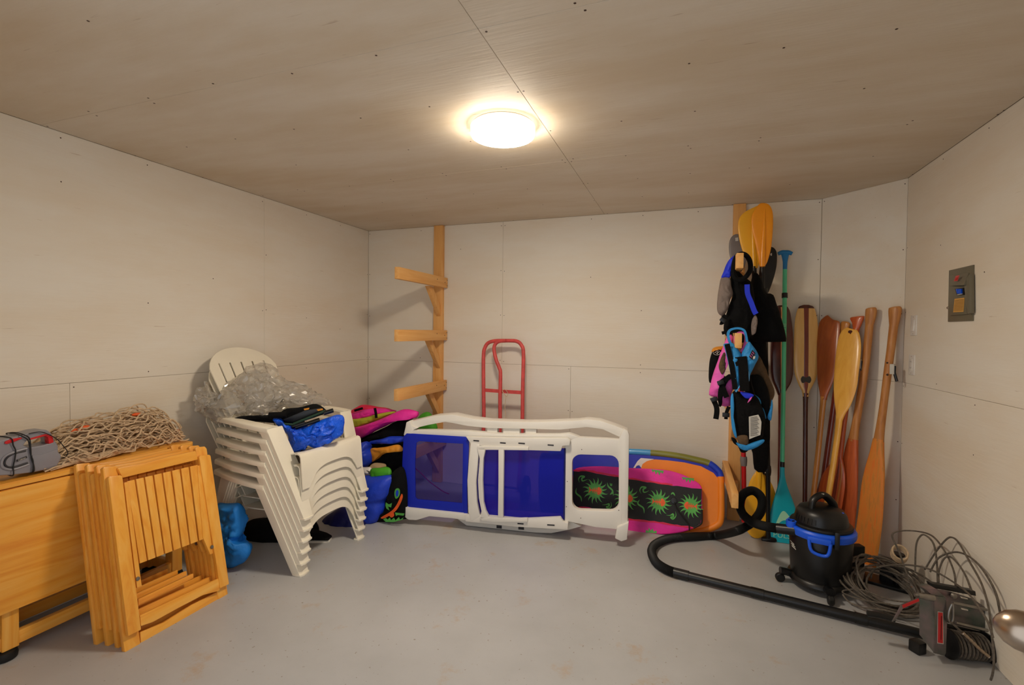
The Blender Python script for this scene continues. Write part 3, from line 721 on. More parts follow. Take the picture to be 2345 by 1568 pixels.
# clear plastic sheet, crumpled
def crumple(px, pl, th, wr, seed, K=20, seg=110):
    mb = puff_mb(px, pl, th, seg=seg, seed=seed, back=.8, K=K)
    for i, p in enumerate(mb.v):
        q = p*11+V((seed*3.1, 0, 0)); a = noise.noise_vector(q)*wr
        q2 = p*27+V((0, seed, 0)); r = noise.noise_vector(q2)*wr*.7
        q3 = p*60; r3 = noise.noise_vector(q3)*wr*.42
        mb.v[i] = p+a+r+r3
    return mb
pf = ((.42, -1.56, .95), (.62, -.78, .0))
ps = thing('plastic_sheet', 'crumpled clear plastic sheet heaped on the topmost resin chair', 'plastic sheet', (.4, -1.55, .9))
out1 = [(60, 960), (180, 900), (330, 720), (480, 590), (560, 500), (700, 420), (900, 330), (1080, 340), (1160, 430), (1280, 540), (1440, 610), (1620, 650), (1800, 770), (1930, 870), (1700, 880), (1480, 925), (1250, 960), (1130, 1040), (950, 1075), (700, 1000), (560, 1060), (400, 1130), (280, 1110), (200, 1030)]
build('sheet', crumple(kc(out1), pf, .26, .03, 1), 'clear_film', ps, ang=12)
build('sheet', crumple(kc([(x*.86+120, y*.86+125) for x, y in out1]), pf, .16, .035, 5), 'clear_film', ps, ang=12)
build('sheet', crumple(kc([(70, 760), (150, 680), (260, 620), (330, 720), (420, 820), (380, 940), (200, 1000), (80, 960)]), pf, .12, .04, 9, seg=48), 'clear_film', ps, ang=12)
# dark bag and a shoe under the stacked chairs
puff('duffel_bag', [(562, 1200), (600, 1188), (680, 1186), (720, 1195), (730, 1225), (705, 1246), (640, 1250), (580, 1246)], ((.42, -1.36, 0), (.45, -.9, 0)), .26, 'black_cloth', wr=.012, freq=9)
tag(bpy.data.objects['duffel_bag'], 'black duffel bag in the shadow under the stacked resin chairs', 'bag')
sh = thing('shoe', 'dark slip-on shoe with a pale sole under the stacked chairs', 'shoe', (.6, -1.36, 0))
c = on(716, 1230, PZ(.02))
d_ = V((.95, .3, 0)).normalized(); sd_ = V((-d_.y, d_.x, 0))
def shoe_ring(t, k, z0, z1): 
    w_ = .042*(1-.35*abs(t-.35))*k*(1 if 0 < t < 1 else .55); o_ = c+d_*((t-.5)*.24); o_.z = 0
    return [o_+sd_*w_+V((0, 0, z0)), o_-sd_*w_+V((0, 0, z0)), o_-sd_*w_*.7+V((0, 0, z1)), o_+sd_*w_*.7+V((0, 0, z1))]
build('sole', MB().loft([shoe_ring(t, 1.05, 0, .014) for t in (0, .1, .3, .6, .9, 1)]), 'label_white', sh, bev=.003)
build('upper', MB().loft([shoe_ring(t, 1, .0145, .0145+h) for t, h in ((.01, .045), (.1, .06), (.3, .055), (.6, .045), (.85, .03), (.99, .012))]), 'black_cloth', sh, bev=.006)

# ================================================================== heap in the corner
kh = crop(700, 900, 300/1307)
def heap(name, c, y, th, m, parent=None, label=None, tl=None, cat=None, **k):
    k.setdefault('wr', .014); k.setdefault('K', 14)
    o = puff(name, kh(c), PY(y), th, m, parent, label, **k)
    if tl: tag(o, tl, cat)
    return o
tt = thing('towable_tube', 'deflated pink and lime towable tube on top of the corner heap', 'inflatable', (.6, -.7, .5))
heap('rear_edge', [(440, 190), (500, 145), (580, 115), (760, 150), (900, 178), (870, 200), (720, 180), (590, 190), (440, 240)], -.66, .08, 'magenta_red', tt)
heap('cover_panel', [(430, 215), (560, 170), (670, 155), (860, 165), (900, 185), (700, 225), (440, 280)], -.70, .08, 'pink_hot', tt)
heap('mesh_panel', [(440, 275), (600, 235), (780, 195), (900, 185), (800, 245), (640, 305), (470, 355)], -.73, .08, 'lime', tt)
heap('side_tube', [(470, 360), (560, 325), (700, 280), (820, 225), (980, 160), (1110, 180), (1125, 210), (1100, 245), (1000, 235), (850, 300), (700, 375), (600, 430), (510, 465)], -.78, .13, 'pink_hot', tt)
q = P3(kh([(690, 148), (700, 200), (705, 248)]), PY(-.80)); build('webbing', MB().ribbon(q, .022, .003, V((1, 0, 0))), 'black_cloth', tt)
q = P3(kh([(486, 175), (570, 150)]), PY(-.74)); build('webbing', MB().ribbon([q[0], q[0].lerp(q[1], .5), q[1]], .018, .003, V((0, 0, 1))), 'black_cloth', tt)
heap('tube_cover', [(470, 480), (600, 430), (850, 310), (1000, 245), (1060, 260), (1020, 420), (970, 455), (860, 440), (700, 490), (560, 510)], -.70, .22, 'black_cloth', None, None, 'black nylon tube cover under the pink towable tube', 'cover')
heap('swim_vest', [(640, 480), (760, 455), (850, 430), (985, 435), (990, 470), (920, 495), (780, 505), (660, 505)], -.83, .07, 'sleep_blue', None, None, 'bright blue swim vest squeezed in the corner heap below the black cover', 'swim vest')
heap('rain_jacket', [(520, 520), (600, 480), (632, 510), (628, 560), (662, 600), (655, 690), (600, 740), (540, 740), (500, 640)], -.88, .14, 'sleep_blue', None, None, 'crumpled royal blue jacket behind the stacked chairs', 'jacket')
heap('dark_tarp', [(560, 520), (760, 510), (980, 490), (1010, 600), (1000, 760), (860, 800), (680, 770), (600, 700)], -.74, .2, 'black_cloth', None, None, 'dark folded tarp wedged below the lowest arm of the left rack', 'tarp')
heap('orange_cloth', [(648, 560), (720, 545), (800, 535), (920, 512), (968, 545), (960, 580), (880, 585), (800, 600), (720, 640), (660, 685)], -.87, .05, 'orange_cloth', None, None, 'orange yellow cloth draped on the lowest arm of the left rack', 'cloth')
heap('tan_pouch', [(645, 725), (690, 695), (790, 715), (782, 752), (650, 750)], -.90, .05, 'carton', None, None, 'small tan patterned pouch on top of the blue sleeping bag', 'pouch')
zb = heap('striped_towel', [(560, 745), (600, 738), (645, 738), (662, 770), (655, 808), (590, 800)], -.94, .05, 'white_gloss', None, None, 'white towel with black stripes beside the green flap', 'towel')
for c in ([(580, 765), (640, 785)], [(585, 785), (650, 800)]):
    q = P3(kh(c), PY(-.968)); build('stripe', MB().ribbon([q[0], q[0].lerp(q[1], .5), q[1]], .005, .002, V((0, 0, 1))), 'black_cloth', zb)
sb = thing('sleeping_bag', 'plump blue sleeping bag with a green flap on the floor in the corner', 'sleeping bag', (.75, -1.0, 0))
heap('bag_body', [(420, 900), (560, 830), (660, 825), (850, 815), (885, 880), (850, 1010), (800, 1060), (800, 1160), (720, 1280), (610, 1345), (480, 1330), (400, 1200), (380, 1000)], -.98, .20, 'sleep_blue', sb, wr=.016, freq=8)
heap('flap', [(652, 757), (740, 745), (832, 748), (850, 815), (760, 828), (655, 840)], -.97, .05, 'green_cloth', sb)
heap('gear_bag', [(100, 1390), (200, 1240), (330, 1150), (440, 1105), (540, 1180), (600, 1300), (540, 1400), (430, 1418), (250, 1392)], -1.06, .2, 'navy', None, None, 'dark navy gear bag low behind the legs of the stacked chairs', 'bag', wr=.014)
gb = thing('beach_bag', 'dark beach bag printed in green and orange, left of the lounger', 'bag', (.9, -.97, 0))
heap('bag_body', [(830, 850), (900, 760), (975, 740), (1010, 900), (1010, 1225), (960, 1255), (780, 1295), (690, 1345), (600, 1400), (560, 1380), (640, 1320), (720, 1270), (780, 1180), (800, 1060), (860, 1000)], -.95, .12, 'black_cloth', gb, center=kh([(890, 1090)])[0])
pg = PY(-1.018)
def decal(name, pts, pl, m, parent, th=.0012, smooth_k=0): return plate(name, pts, pl, th, m, parent, bev=0, smooth_k=smooth_k)
decal('emblem', kh([(885, 1000), (895, 960), (920, 948), (938, 965), (938, 1010), (918, 1045), (895, 1050)]), pg, 'print_green', gb, smooth_k=4)
decal('emblem_ring', kh([(898, 1000), (905, 972), (920, 968), (926, 990), (920, 1025), (905, 1030)]), shift(pg, .001), 'sleep_blue', gb, smooth_k=4)
decal('orange_band', kh([(750, 1240), (860, 1172), (920, 1090), (955, 1005), (968, 1035), (940, 1110), (890, 1182), (790, 1246)]), pg, 'print_orange', gb, smooth_k=3)
decal('green_swirl', kh([(800, 1090), (830, 1110), (860, 1095), (852, 1140), (820, 1130), (835, 1170), (805, 1150), (795, 1120)]), pg, 'print_green', gb)
decal('green_swirl', kh([(890, 1190), (930, 1195), (985, 1200), (975, 1222), (920, 1215), (900, 1225)]), pg, 'print_green', gb)
decal('orange_spot', kh([(830, 1215), (850, 1195), (878, 1195), (880, 1225), (855, 1240)]), shift(pg, .001), 'print_orange', gb, smooth_k=4)
decal('green_fringe', kh([(772, 1258), (800, 1245), (815, 1262), (840, 1240), (850, 1268), (880, 1242), (895, 1270), (930, 1235), (940, 1262), (975, 1240), (965, 1262), (880, 1285), (800, 1285)]), pg, 'print_green', gb)
puff('kneeboard_fin', [(957, 962), (965, 948), (980, 943), (990, 955), (1000, 985), (960, 985)], PY(-.42), .1, 'green_cloth'); tag(bpy.data.objects['kneeboard_fin'], 'green foam float behind the left end of the lounger', 'float')

# ================================================================== lounger on its side
kl = crop(900, 930, 300/1517); kr = crop(1160, 930, 300/1470)
A_ = V((1.0, -.94, 0)); B_ = V((2.48, -.76, 0)); tv = (B_-A_).normalized(); nv = V((tv.y, -tv.x, 0))
LP = (A_, nv); 
lo = thing('chaise_lounger', 'white resin chaise lounger with blue sling lying on its side', 'lounger', (1.74, -.85, 0))
def lp(n, px, off, th, m='resin_white', bev=.005, **k): return plate(n, px, shift(LP, off), th, m, lo, bev=bev, **k)
def rr(x0, y0, x1, y1, r, k=4, sk=0):
    out = []
    for cx, cy, a0 in ((x1-r, y1-r, 0), (x0+r, y1-r, 90), (x0+r, y0+r, 180), (x1-r, y0+r, 270)):
        for i in range(k+1):
            a = math.radians(a0+90*i/k); x = cx+r*math.cos(a); out.append((x, cy+r*math.sin(a)+sk*(x-x0)))
    return out
lp('seat_frame', [(1293, 1010), (1303, 1003), (1327, 1001), (1417, 1006), (1430, 1000), (1440, 1005), (1437, 1200), (1415, 1212), (1364, 1207), (1307, 1195), (1293, 1195)], 0, .05, holes=[rr(1310, 1040, 1417, 1168, 20, 5, .03)[::-1]])
lp('frame_rail', [(930, 970), (956, 980), (946, 985), (1000, 985), (1074, 987), (1160, 995), (1282, 994), (1303, 992), (1327, 1001), (1300, 1012), (1160, 1006), (1066, 1001), (930, 1000), (924, 996)], -.0, .06)
lp('frame_rail', [(924, 1156), (932, 1163), (1064, 1177), (1180, 1188), (1300, 1196), (1300, 1207), (1180, 1203), (1064, 1191), (1038, 1187), (983, 1182), (953, 1191), (935, 1190), (927, 1184)], .03, .06)
lp('foot', [(1413, 1208), (1440, 1196), (1436, 1236), (1423, 1240), (1408, 1233)], .03, .09, bev=.008)
lp('foot', [(926, 1180), (952, 1176), (953, 1191), (935, 1190)], .012, .09, bev=.006)
lp('frame_end', [(1418, 1003), (1428, 982), (1438, 986), (1441, 995), (1437, 1236), (1424, 1236)], .006, .05, bev=.008)
lp('frame_end', [(930, 967), (938, 963), (946, 985), (940, 1000), (925, 998)], .004, .06)
# bowed arm rails
ro = -.17
topc = [(931, 967), (965, 959), (995, 952), (1036, 949), (1078, 958), (1118, 963), (1200, 966), (1242, 966), (1323, 963), (1344, 960), (1374, 963), (1410, 975), (1438, 986)]
botc = [(1432, 1004), (1417, 1000), (1380, 983), (1344, 978), (1282, 984), (1200, 982), (1114, 980), (1068, 975), (1038, 969), (1019, 966), (980, 973), (956, 979), (936, 984)]
lp('arm_rail', topc+botc, -.03, .11, bev=.006)
for a in ([(1115, 978), (1139, 979), (1139, 992), (1115, 990)], [(1152, 980), (1190, 981), (1190, 996), (1152, 994)], [(1203, 982), (1228, 983), (1228, 996), (1203, 996)]): lp('rail_bracket', a, -.045, .05, bev=.002)
arc = P3([(1036, 1180), (1068, 1205), (1108, 1219), (1157, 1226), (1200, 1227), (1227, 1226), (1262, 1221), (1303, 1213), (1332, 1205), (1300, 1190), (1180, 1180), (1064, 1172)], shift(LP, -.055))
build('arm_rail', MB().plate([V((p.x, p.y, max(.003, p.z))) for p in arc], nv, .10), 'resin_white', lo, bev=.005)
for a in ([(1137, 1202), (1149, 1203), (1149, 1210), (1137, 1209)], [(1187, 1205), (1200, 1206), (1200, 1213), (1187, 1212)]): decal('rail_slot', a, shift(LP, -.0535), 'pump_dark', lo)
# reclining back frame in front of the sling
lp('back_rail', [(1067, 1000), (1200, 1003), (1300, 1003), (1306, 1008), (1304, 1020), (1288, 1021), (1284, 1033), (1180, 1030), (1078, 1017)], .035, .03)
lp('back_rail', [(1064, 1180), (1075, 1176), (1180, 1189), (1283, 1184), (1290, 1195), (1301, 1198), (1300, 1213), (1180, 1206), (1066, 1194)], .035, .03)
lp('back_stile', [(1078, 1012), (1098, 1016), (1094, 1060), (1090, 1105), (1092, 1150), (1099, 1182), (1078, 1194), (1072, 1170), (1070, 1100), (1073, 1060)], .037, .03)
lp('back_rib', [(1092, 1024), (1112, 1024), (1110, 1036), (1107, 1050), (1105, 1100), (1107, 1150), (1112, 1170), (1120, 1185), (1098, 1190), (1102, 1170), (1096, 1140), (1094, 1100), (1098, 1050)], .05, .03, bev=.006)
lp('back_rib', [(1141, 1026), (1154, 1027), (1153, 1100), (1152, 1186), (1140, 1185), (1141, 1100)], .05, .03, bev=.006)
lp('rack_strip', [(1092, 1021), (1170, 1023), (1210, 1024), (1210, 1031), (1130, 1030), (1096, 1030)], .05, .02, bev=.003)
lp('rack_strip', [(1098, 1183), (1180, 1187), (1208, 1186), (1208, 1195), (1130, 1195), (1104, 1192)], .05, .02, bev=.003)
for a in ([(1084, 1007), (1097, 1008), (1097, 1011), (1084, 1010)], [(1145, 1012), (1158, 1013), (1158, 1016), (1145, 1015)], [(1187, 1013), (1202, 1014), (1202, 1017), (1187, 1016)], [(1254, 1017), (1268, 1018), (1268, 1021), (1254, 1020)], [(1185, 1197), (1199, 1198), (1199, 1201), (1185, 1200)], [(1253, 1200), (1270, 1201), (1270, 1204), (1253, 1203)]): decal('rail_slot', a, shift(LP, .0362), 'pump_dark', lo)
for a in ((1420, 1056), (1417, 1168), (1299, 1102), (1297, 1160), (1332, 1029), (1330, 1186)):
    build('rivet', MB().lathe(on(*a, shift(LP, .0005)), [(.003, 0), (.002, .001)], 8, nv), 'screw_rust', lo)
# sling
lp('sling_hem', [(924, 999), (931, 992), (1000, 996), (1066, 1000), (1074, 1011), (1072, 1060), (1070, 1120), (1071, 1180), (1062, 1177), (1000, 1170), (930, 1163), (924, 1156), (921, 1110), (921, 1060)], .006, .012, 'sling_hem', bev=.003,
   holes=[[(955, 1143), (951, 1138), (950, 1060), (953, 1014), (960, 1010), (1000, 1013), (1060, 1016), (1059, 1090), (1058, 1152)]])
decal('sling_mesh', [(949, 1143), (949, 1060), (952, 1009), (1000, 1011), (1062, 1014), (1060, 1090), (1059, 1155)], shift(LP, .0), 'sling_mesh', lo, th=.0015)
lp('sling_strap', [(1062, 1008), (1074, 1010), (1072, 1060), (1069, 1110), (1071, 1181), (1062, 1178), (1059, 1110)], .012, .008, 'sling_hem', bev=.002)
decal('sling_mesh', [(1086, 1015), (1180, 1025), (1293, 1026), (1292, 1189), (1180, 1190), (1086, 1186)], shift(LP, -.004), 'sling_mid', lo, th=.0015)
f = P3(kl([(250, 710), (330, 780), (420, 870), (500, 930), (580, 985), (650, 1015)]), shift(LP, -.06)); build('draw_cord', MB().tube(cr(f, 8), .004, 6), 'red_paint', lo)
f = P3(kr([(655, 470), (650, 870), (645, 1270)]), shift(LP, .0)); build('sling_edge', MB().tube(f, .006, 8), 'navy', lo)

# ================================================================== hand truck
kd = crop(820, 490, .4912); DP = lean(-.30, -.13, 1.28)
hd = thing('hand_truck', 'red tubular hand truck standing behind the lounger', 'hand truck', (1.44, -.2, 0))
def dt(n, c, off=0, r=.0155, m='red_paint', k=8, down=False):
    p = P3(kd(c), shift(DP, off))
    if down:
        for i in (0, -1) if down == 2 else (-1,):
            e = p[i]; q = e+(V((e.x, -.30, .09))-e)*.98; (p.insert(0, q) if i == 0 else p.append(q))
    return build(n, MB().tube(cr(p, k), r, 12), m, hd)
dt('outer_frame', [(585, 1000), (585, 800), (585, 660), (592, 622), (608, 600), (640, 591), (700, 590), (740, 593), (762, 612), (771, 650), (768, 800), (764, 1015)], down=2)
dt('centre_handle', [(690, 590), (658, 593), (640, 606), (634, 632), (644, 680), (658, 716), (664, 745), (662, 860), (661, 1012)], .012, down=1)
build('crossbar', MB().ribbon(P3(kd([(587, 820), (640, 824), (700, 828), (766, 832)]), DP), .028, .01, V((0, 0, 1))), 'red_paint', hd)
x0_, x1_ = on(*kd([(585, 1000)])[0], DP).x, on(*kd([(764, 1010)])[0], DP).x
build('toe_plate', MB().box(((x0_+x1_)/2, -.40, .012), (x1_-x0_+.06, .2, .008)), 'red_paint', hd, bev=.002)
build('axle', MB().tube([(x0_-.06, -.25, .11), (x1_+.06, -.25, .11)], .009, 10), 'steel', hd)
for x in (x0_-.065, x1_+.025):
    wl = build('wheel', MB().lathe((x, -.25, .11), [(.02, 0), (.085, .002), (.106, .01), (.11, .02), (.106, .03), (.085, .038), (.02, .04)], 24, V((1, 0, 0))), 'black_rubber', hd)
    build('hub', MB().lathe((x-.003, -.25, .11), [(.03, 0), (.045, .01), (.045, .036), (.03, .046)], 16, V((1, 0, 0))), 'white_gloss', wl)
f = P3(kd([(672, 822), (690, 850), (698, 835), (685, 818), (672, 826), (688, 850), (684, 900), (690, 960), (684, 990)]), shift(DP, .02)); build('twine', MB().tube(cr(f, 5), .0022, 5), 'rope', hd)

# ================================================================== bodyboards
kb4 = crop(1280, 960, 440/2300)
BP = lean(-.40, -.22, .55)
bb = thing('bodyboard', 'large bodyboard with orange deck, olive and blue rim, leaning on the wall', 'bodyboard', (2.6, -.35, 0))
outl = [(1235, 1050), (1260, 1036), (1311, 1032), (1380, 1030), (1441, 1031), (1490, 1033.6), (1548, 1040), (1596, 1050), (1624, 1058), (1643, 1073), (1650, 1088), (1651, 1132), (1650, 1184), (1640, 1200), (1615, 1210), (1586, 1214), (1500, 1212), (1400, 1205), (1300, 1196), (1240, 1180)]
mid = lambda p, k: [(1440+(x-1440)*k[0], 1125+(y-1125)*k[1]) for x, y in p]
P_ = P3(outl, BP); Bd = cr(P_, 5, True)
plate('core', outl, shift(BP, -.012), .034, 'deep_blue', bb, bev=.01, smooth_k=5, seg=4)
def rimpiece(name, a, b, m):
    seg_ = cr([on(u, v+3, shift(BP, -.02)) for u, v in outl], 6, True); seg_ = [p for p in seg_]
    pts = seg_[a*6:b*6+1]; build(name, MB().tube(pts, .023, 12), m, bb)
rimpiece('rim', 1, 5, 'sky_blue'); rimpiece('rim', 5, 8, 'olive'); rimpiece('rim', 8, 10, 'sleep_blue'); rimpiece('rim', 10, 16, 'orange_flat')
decal('deck_print', kb4([(985, 575), (1000, 530), (1060, 495), (1150, 478), (1300, 490), (1500, 515), (1700, 560), (1850, 640), (1915, 720), (1928, 860), (1932, 1080), (1915, 1190), (1850, 1260), (1700, 1315), (1500, 1330), (1200, 1330), (1000, 1200), (980, 800)]), shift(BP, -.009), 'orange_flat', bb, .002)
decal('wave_print', kb4([(890, 580), (940, 500), (980, 462), (1140, 475), (1050, 500), (1000, 535), (985, 580), (960, 548), (930, 555), (915, 580)]), shift(BP, -.0085), 'white_gloss', bb, .002)
PP = lean(-.49, -.33, .45)
pb = thing('bodyboard', 'pink and black bodyboard printed with green suns and fish bones', 'bodyboard', (2.6, -.45, 0))
out2 = [(1310, 1110), (1314, 1080), (1326, 1070), (1376, 1067), (1441, 1071), (1519, 1075), (1563, 1086), (1594, 1102), (1606, 1114), (1608, 1132), (1607.5, 1188), (1602, 1202), (1567, 1217), (1519, 1223), (1471, 1220), (1430, 1214), (1370, 1203), (1322, 1190), (1309, 1160)]
plate('core', out2, PP, .045, 'pink_hot', pb, bev=.008, smooth_k=4, seg=3)
up2 = [(1313, 1078), (1350, 1080), (1400, 1090), (1441, 1097), (1490, 1105), (1540, 1112), (1607, 1119)]; dn2 = [(1606, 1188), (1603, 1199), (1590, 1206), (1560, 1203), (1510, 1194), (1441, 1187), (1400, 1172), (1350, 1162), (1310, 1158)]
def jag(p, a):
    o = []
    for i in range(len(p)-1):
        for k in range(6):
            t = k/6; o.append((p[i][0]+(p[i+1][0]-p[i][0])*t, p[i][1]+(p[i+1][1]-p[i][1])*t+random.uniform(-a, a)))
    return o+[p[-1]]
decal('black_print', jag(up2, 1.1)+jag(dn2, 1.1), shift(PP, .0008), 'black_rubber', pb, .001)
decal('red_fringe', jag([(x, y-4) for x, y in up2[:-1]], 1.0)+jag([(x, y) for x, y in up2[:-1]][::-1], .6), shift(PP, .0006), 'magenta_red', pb, .001)
decal('red_fringe', jag([(x, y) for x, y in dn2[2:]], 1.0)+jag([(x, y+4) for x, y in dn2[2:]][::-1], .6), shift(PP, .0006), 'magenta_red', pb, .001)
nP = nrm_of(PP); exP = V((1, 0, 0)); eyP = nP.cross(exP)
def sun(u, v, R, fl=1):
    c = on(u, v, shift(PP, .0016)); k = dpt(c)/F_PX; pts = []; n = 16
    for i in range(n):
        a0 = 2*math.pi*i/n
        for da, rr_ in ((0, .56), (.09, .74), (.16, .9), (.27, 1.03), (.22, .88), (.24, .72), (.33, .58)):
            a = a0+da; r_ = R*k*rr_*(1 if i % 2 else .92); pts.append(c+exP*r_*math.cos(a)+eyP*r_*math.sin(a))
    build('sun_print', MB().plate(pts if fl > 0 else pts, nP, .0006), 'print_green', pb, smooth=False)
    f = []; L = R*k*.52; h = R*k*.34; d = -fl*(-1)
    top = [(1.0, 0), (.85, .55), (.55, .9), (.35, .75), (.3, .18), (.2, .18), (.18, .7), (.1, .7), (.08, .18), (-.05, .18), (-.07, .62), (-.15, .62), (-.17, .18), (-.3, .18), (-.32, .5), (-.4, .5), (-.42, .15), (-.6, .12), (-1.0, .75), (-.85, 0)]
    prof = top+[(x, -y) for x, y in reversed(top[1:-1])]
    build('fish_print', MB().plate([c+nP*.0008+exP*(L*x*fl)+eyP*(h*y) for x, y in prof], nP, .0006), 'print_orange', pb, smooth=False)
for u, v, R, fl in ((1363, 1123, 29, 1), (1434, 1140, 29, 1), (1508, 1149, 29, 1), (1582, 1158, 28, -1)): sun(u, v, R, fl)
def curl(u, v, s, rot=0, fl=1):
    c = on(u, v, shift(PP, .0018)); k = dpt(c)/F_PX; pts = []
    for i in range(22):
        t = i/21; a = rot+fl*t*7.0; r_ = s*k*(1-t*.85); pts.append(c+exP*r_*math.cos(a)+eyP*r_*math.sin(a))
    build('curl_print', MB().ribbon(pts, s*k*.32, .0005, nP.cross(pts[1]-pts[0])), 'print_green', pb)
def scurl(pts, wd):
    q = P3(kb4(pts), shift(PP, .0018)); q = cr(q, 5); mb = MB(); L = []; Rr = []
    n = len(q); k = dpt(q[0])/F_PX*wd
    for i, p in enumerate(q):
        t = (q[min(i+1, n-1)]-q[max(0, i-1)]).normalized(); s_ = nP.cross(t); w_ = k*math.sin(math.pi*(i+.3)/(n-.4)); L.append(p+s_*w_); Rr.append(p-s_*w_)
    build('curl_print', mb.plate(L+Rr[::-1], nP, .0005), 'print_green', pb, smooth=False)
for c in ([(345, 715), (310, 730), (280, 735), (275, 705), (305, 685), (260, 680), (235, 715), (245, 755)], [(1080, 850), (1045, 868), (1015, 870), (1010, 835), (1040, 815), (990, 810), (968, 850), (985, 890)], [(515, 1022), (560, 1020), (600, 1010), (595, 1040), (570, 1048), (600, 1065), (628, 1030), (620, 985)],
          [(1282, 1145), (1330, 1148), (1365, 1130), (1368, 1165), (1340, 1172), (1365, 1192), (1400, 1155), (1395, 1100)], [(580, 755), (590, 800), (640, 850), (650, 915)], [(210, 820), (205, 880), (260, 930), (270, 985)], [(965, 960), (945, 1010), (1010, 1060), (1020, 1125)], [(610, 760), (625, 790), (635, 765)], [(610, 900), (635, 880), (640, 850)], [(1340, 900), (1365, 880), (1390, 915)]): scurl(c, 1.8)
for c in (1505, 1575):
    v0 = {1505: 1074.5, 1575: 1092}[c]; q = [(c-14, v0), (c-10, v0+7), (c-6, v0+3), (c-3, v0+12), (c+1, v0+5), (c+5, v0+14), (c+8, v0+6), (c+13, v0+10), (c+15, v0+3)]
    decal('sun_print', q, shift(PP, .0012), 'print_green', pb, .0006)
decal('sun_print', [(1478, 1219), (1480, 1212), (1484, 1216), (1486, 1208), (1490, 1215), (1495, 1210), (1497, 1217), (1503, 1214), (1504, 1221)], shift(PP, .0012), 'print_green', pb, .0006)
c = on(1543.5, 1146, shift(PP, .003)); build('leash_plug', MB().lathe(c, [(.022, 0), (.02, .004), (.012, .005)], 20, nP), 'black_plastic', pb)
f = P3(kb4([(1385, 990), (1400, 1040), (1450, 1120), (1520, 1210), (1555, 1260), (1560, 1330)]), shift(PP, .014)); build('leash', MB().tube(cr(f, 8), .004, 8), 'black_rubber', pb)
f = P3(kb4([(1712, 1080), (1712, 1215), (1690, 1258), (1610, 1300)]), shift(PP, .006)); build('leash_strap', MB().tube(cr(f, 8), .0055, 8), 'black_rubber', pb)
# ================================================================== paddles and oars
def paddle_part(name, m, secs, pl, parent, n=16, k=6, power=2.0, label=None):
    """secs: (u, v, half width px, half thickness m) down the piece"""
    secs = crn(secs, k); nn = nrm_of(pl); pts = [on(s[0], s[1], pl) for s in secs]; rings = []
    for i, s in enumerate(secs):
        t = (pts[min(i+1, len(pts)-1)]-pts[max(i-1, 0)]).normalized(); wv = t.cross(nn).normalized(); hw = max(.0008, s[2]*dpt(pts[i])/F_PX); ht = max(.0008, s[3])
        ring = []
        for q in range(n):
            a = 2*math.pi*q/n; c_, s_ = math.cos(a), math.sin(a)
            ring.append(pts[i]+wv*(hw*math.copysign(abs(c_)**(2/power), c_))+nn*(ht*math.copysign(abs(s_)**(2/power), s_)))
        rings.append(ring)
    return build(name, MB().loft(rings), m, parent, ang=60, label=label)
GRP = 'paddles standing in the corner'
def pthing(label, u, v, pl, name='canoe_paddle', cat='paddle'):
    b = on(u, v, pl); return thing(name, label, cat, (b.x, b.y, max(0, b.z)), GRP)
# stand-up paddle
pl = lean(-.335, -.10, 1.9); sp_ = pthing('teal and green stand up paddle, blue handle at the top, blade down', 1797, 1240, pl, 'stand_up_paddle')
paddle_part('grip', 'handle_blue', [(1782, 581, 4, .012), (1790, 578, 5, .014), (1798, 578, 5.5, .015), (1806, 578, 5, .014), (1814, 581, 4, .012)], pl, sp_)
paddle_part('handle', 'handle_blue', [(1798, 578, 9, .014), (1798, 588, 7, .014), (1798, 600, 5, .0135), (1797.5, 617, 4.6, .0135)], pl, sp_)
paddle_part('shaft', 'teal_shaft', [(1797.5, 617, 4.6, .0135), (1796, 750, 4.7, .0135), (1794, 900, 4.6, .0135), (1791.5, 1058, 4.6, .0135)], pl, sp_)
paddle_part('clamp', 'black_plastic', [(1797, 671, 6.2, .018), (1797, 682, 6.2, .018)], pl, sp_)
paddle_part('collar', 'black_plastic', [(1791.6, 1057, 4.9, .0145), (1791.4, 1069, 4.9, .0145)], pl, sp_)
paddle_part('blade', 'teal_blade', [(1791.4, 1069, 4.7, .013), (1791.5, 1085, 5, .012), (1792, 1100, 7, .01), (1792.5, 1120, 12, .008), (1794, 1150, 21, .006), (1795, 1180, 28, .005), (1796, 1205, 31, .005), (1797, 1228, 32, .005), (1797, 1238, 29, .004), (1797, 1243, 20, .003)], pl, sp_, power=3)
bl_ = shift(pl, .007)
decal('chevron', [(1769, 1214), (1776, 1200), (1786, 1178), (1793, 1170), (1800, 1173), (1812, 1188), (1824, 1205), (1810, 1196), (1800, 1191), (1790, 1193), (1780, 1202)], bl_, 'print_teal', sp_, smooth_k=3)
c = on(1796, 1226, bl_); text('PULSE', c, (1, 0, 0), (0, 0, 1), .034, 'print_teal', sp_, maxw=.135)
c = on(1796, 755, shift(pl, .0142)); text('PULSE', c, (0, 0, -1), (1, 0, 0), .022, 'print_teal', sp_, maxw=.34); 
bpy.data.objects[-1].name if False else None
# dark laminated paddle behind it
pl = lean(-.26, -.055, 1.55); p_ = pthing('dark maroon canoe paddle half hidden behind the teal shaft', 1784, 1195, pl)
paddle_part('blade', 'dark_wood', [(1790, 699, 6, .004), (1790, 704, 13, .006), (1790, 720, 18, .008), (1790, 760, 22, .009), (1790, 840, 23, .009), (1790, 870, 20, .009), (1789, 890, 12, .01), (1788, 905, 6, .012)], pl, p_)
paddle_part('inlay', 'amber_wood', [(1790, 703, 3, .0075), (1790, 760, 4, .0105), (1790, 860, 4, .0105), (1789, 892, 3, .0115)], pl, p_)
paddle_part('shaft', 'redwood', [(1788, 900, 5.5, .0125), (1787, 1000, 4.5, .0125), (1785, 1120, 4.5, .0125), (1784, 1185, 5, .0125), (1783.5, 1200, 9, .012), (1783.5, 1206, 6, .008)], pl, p_)
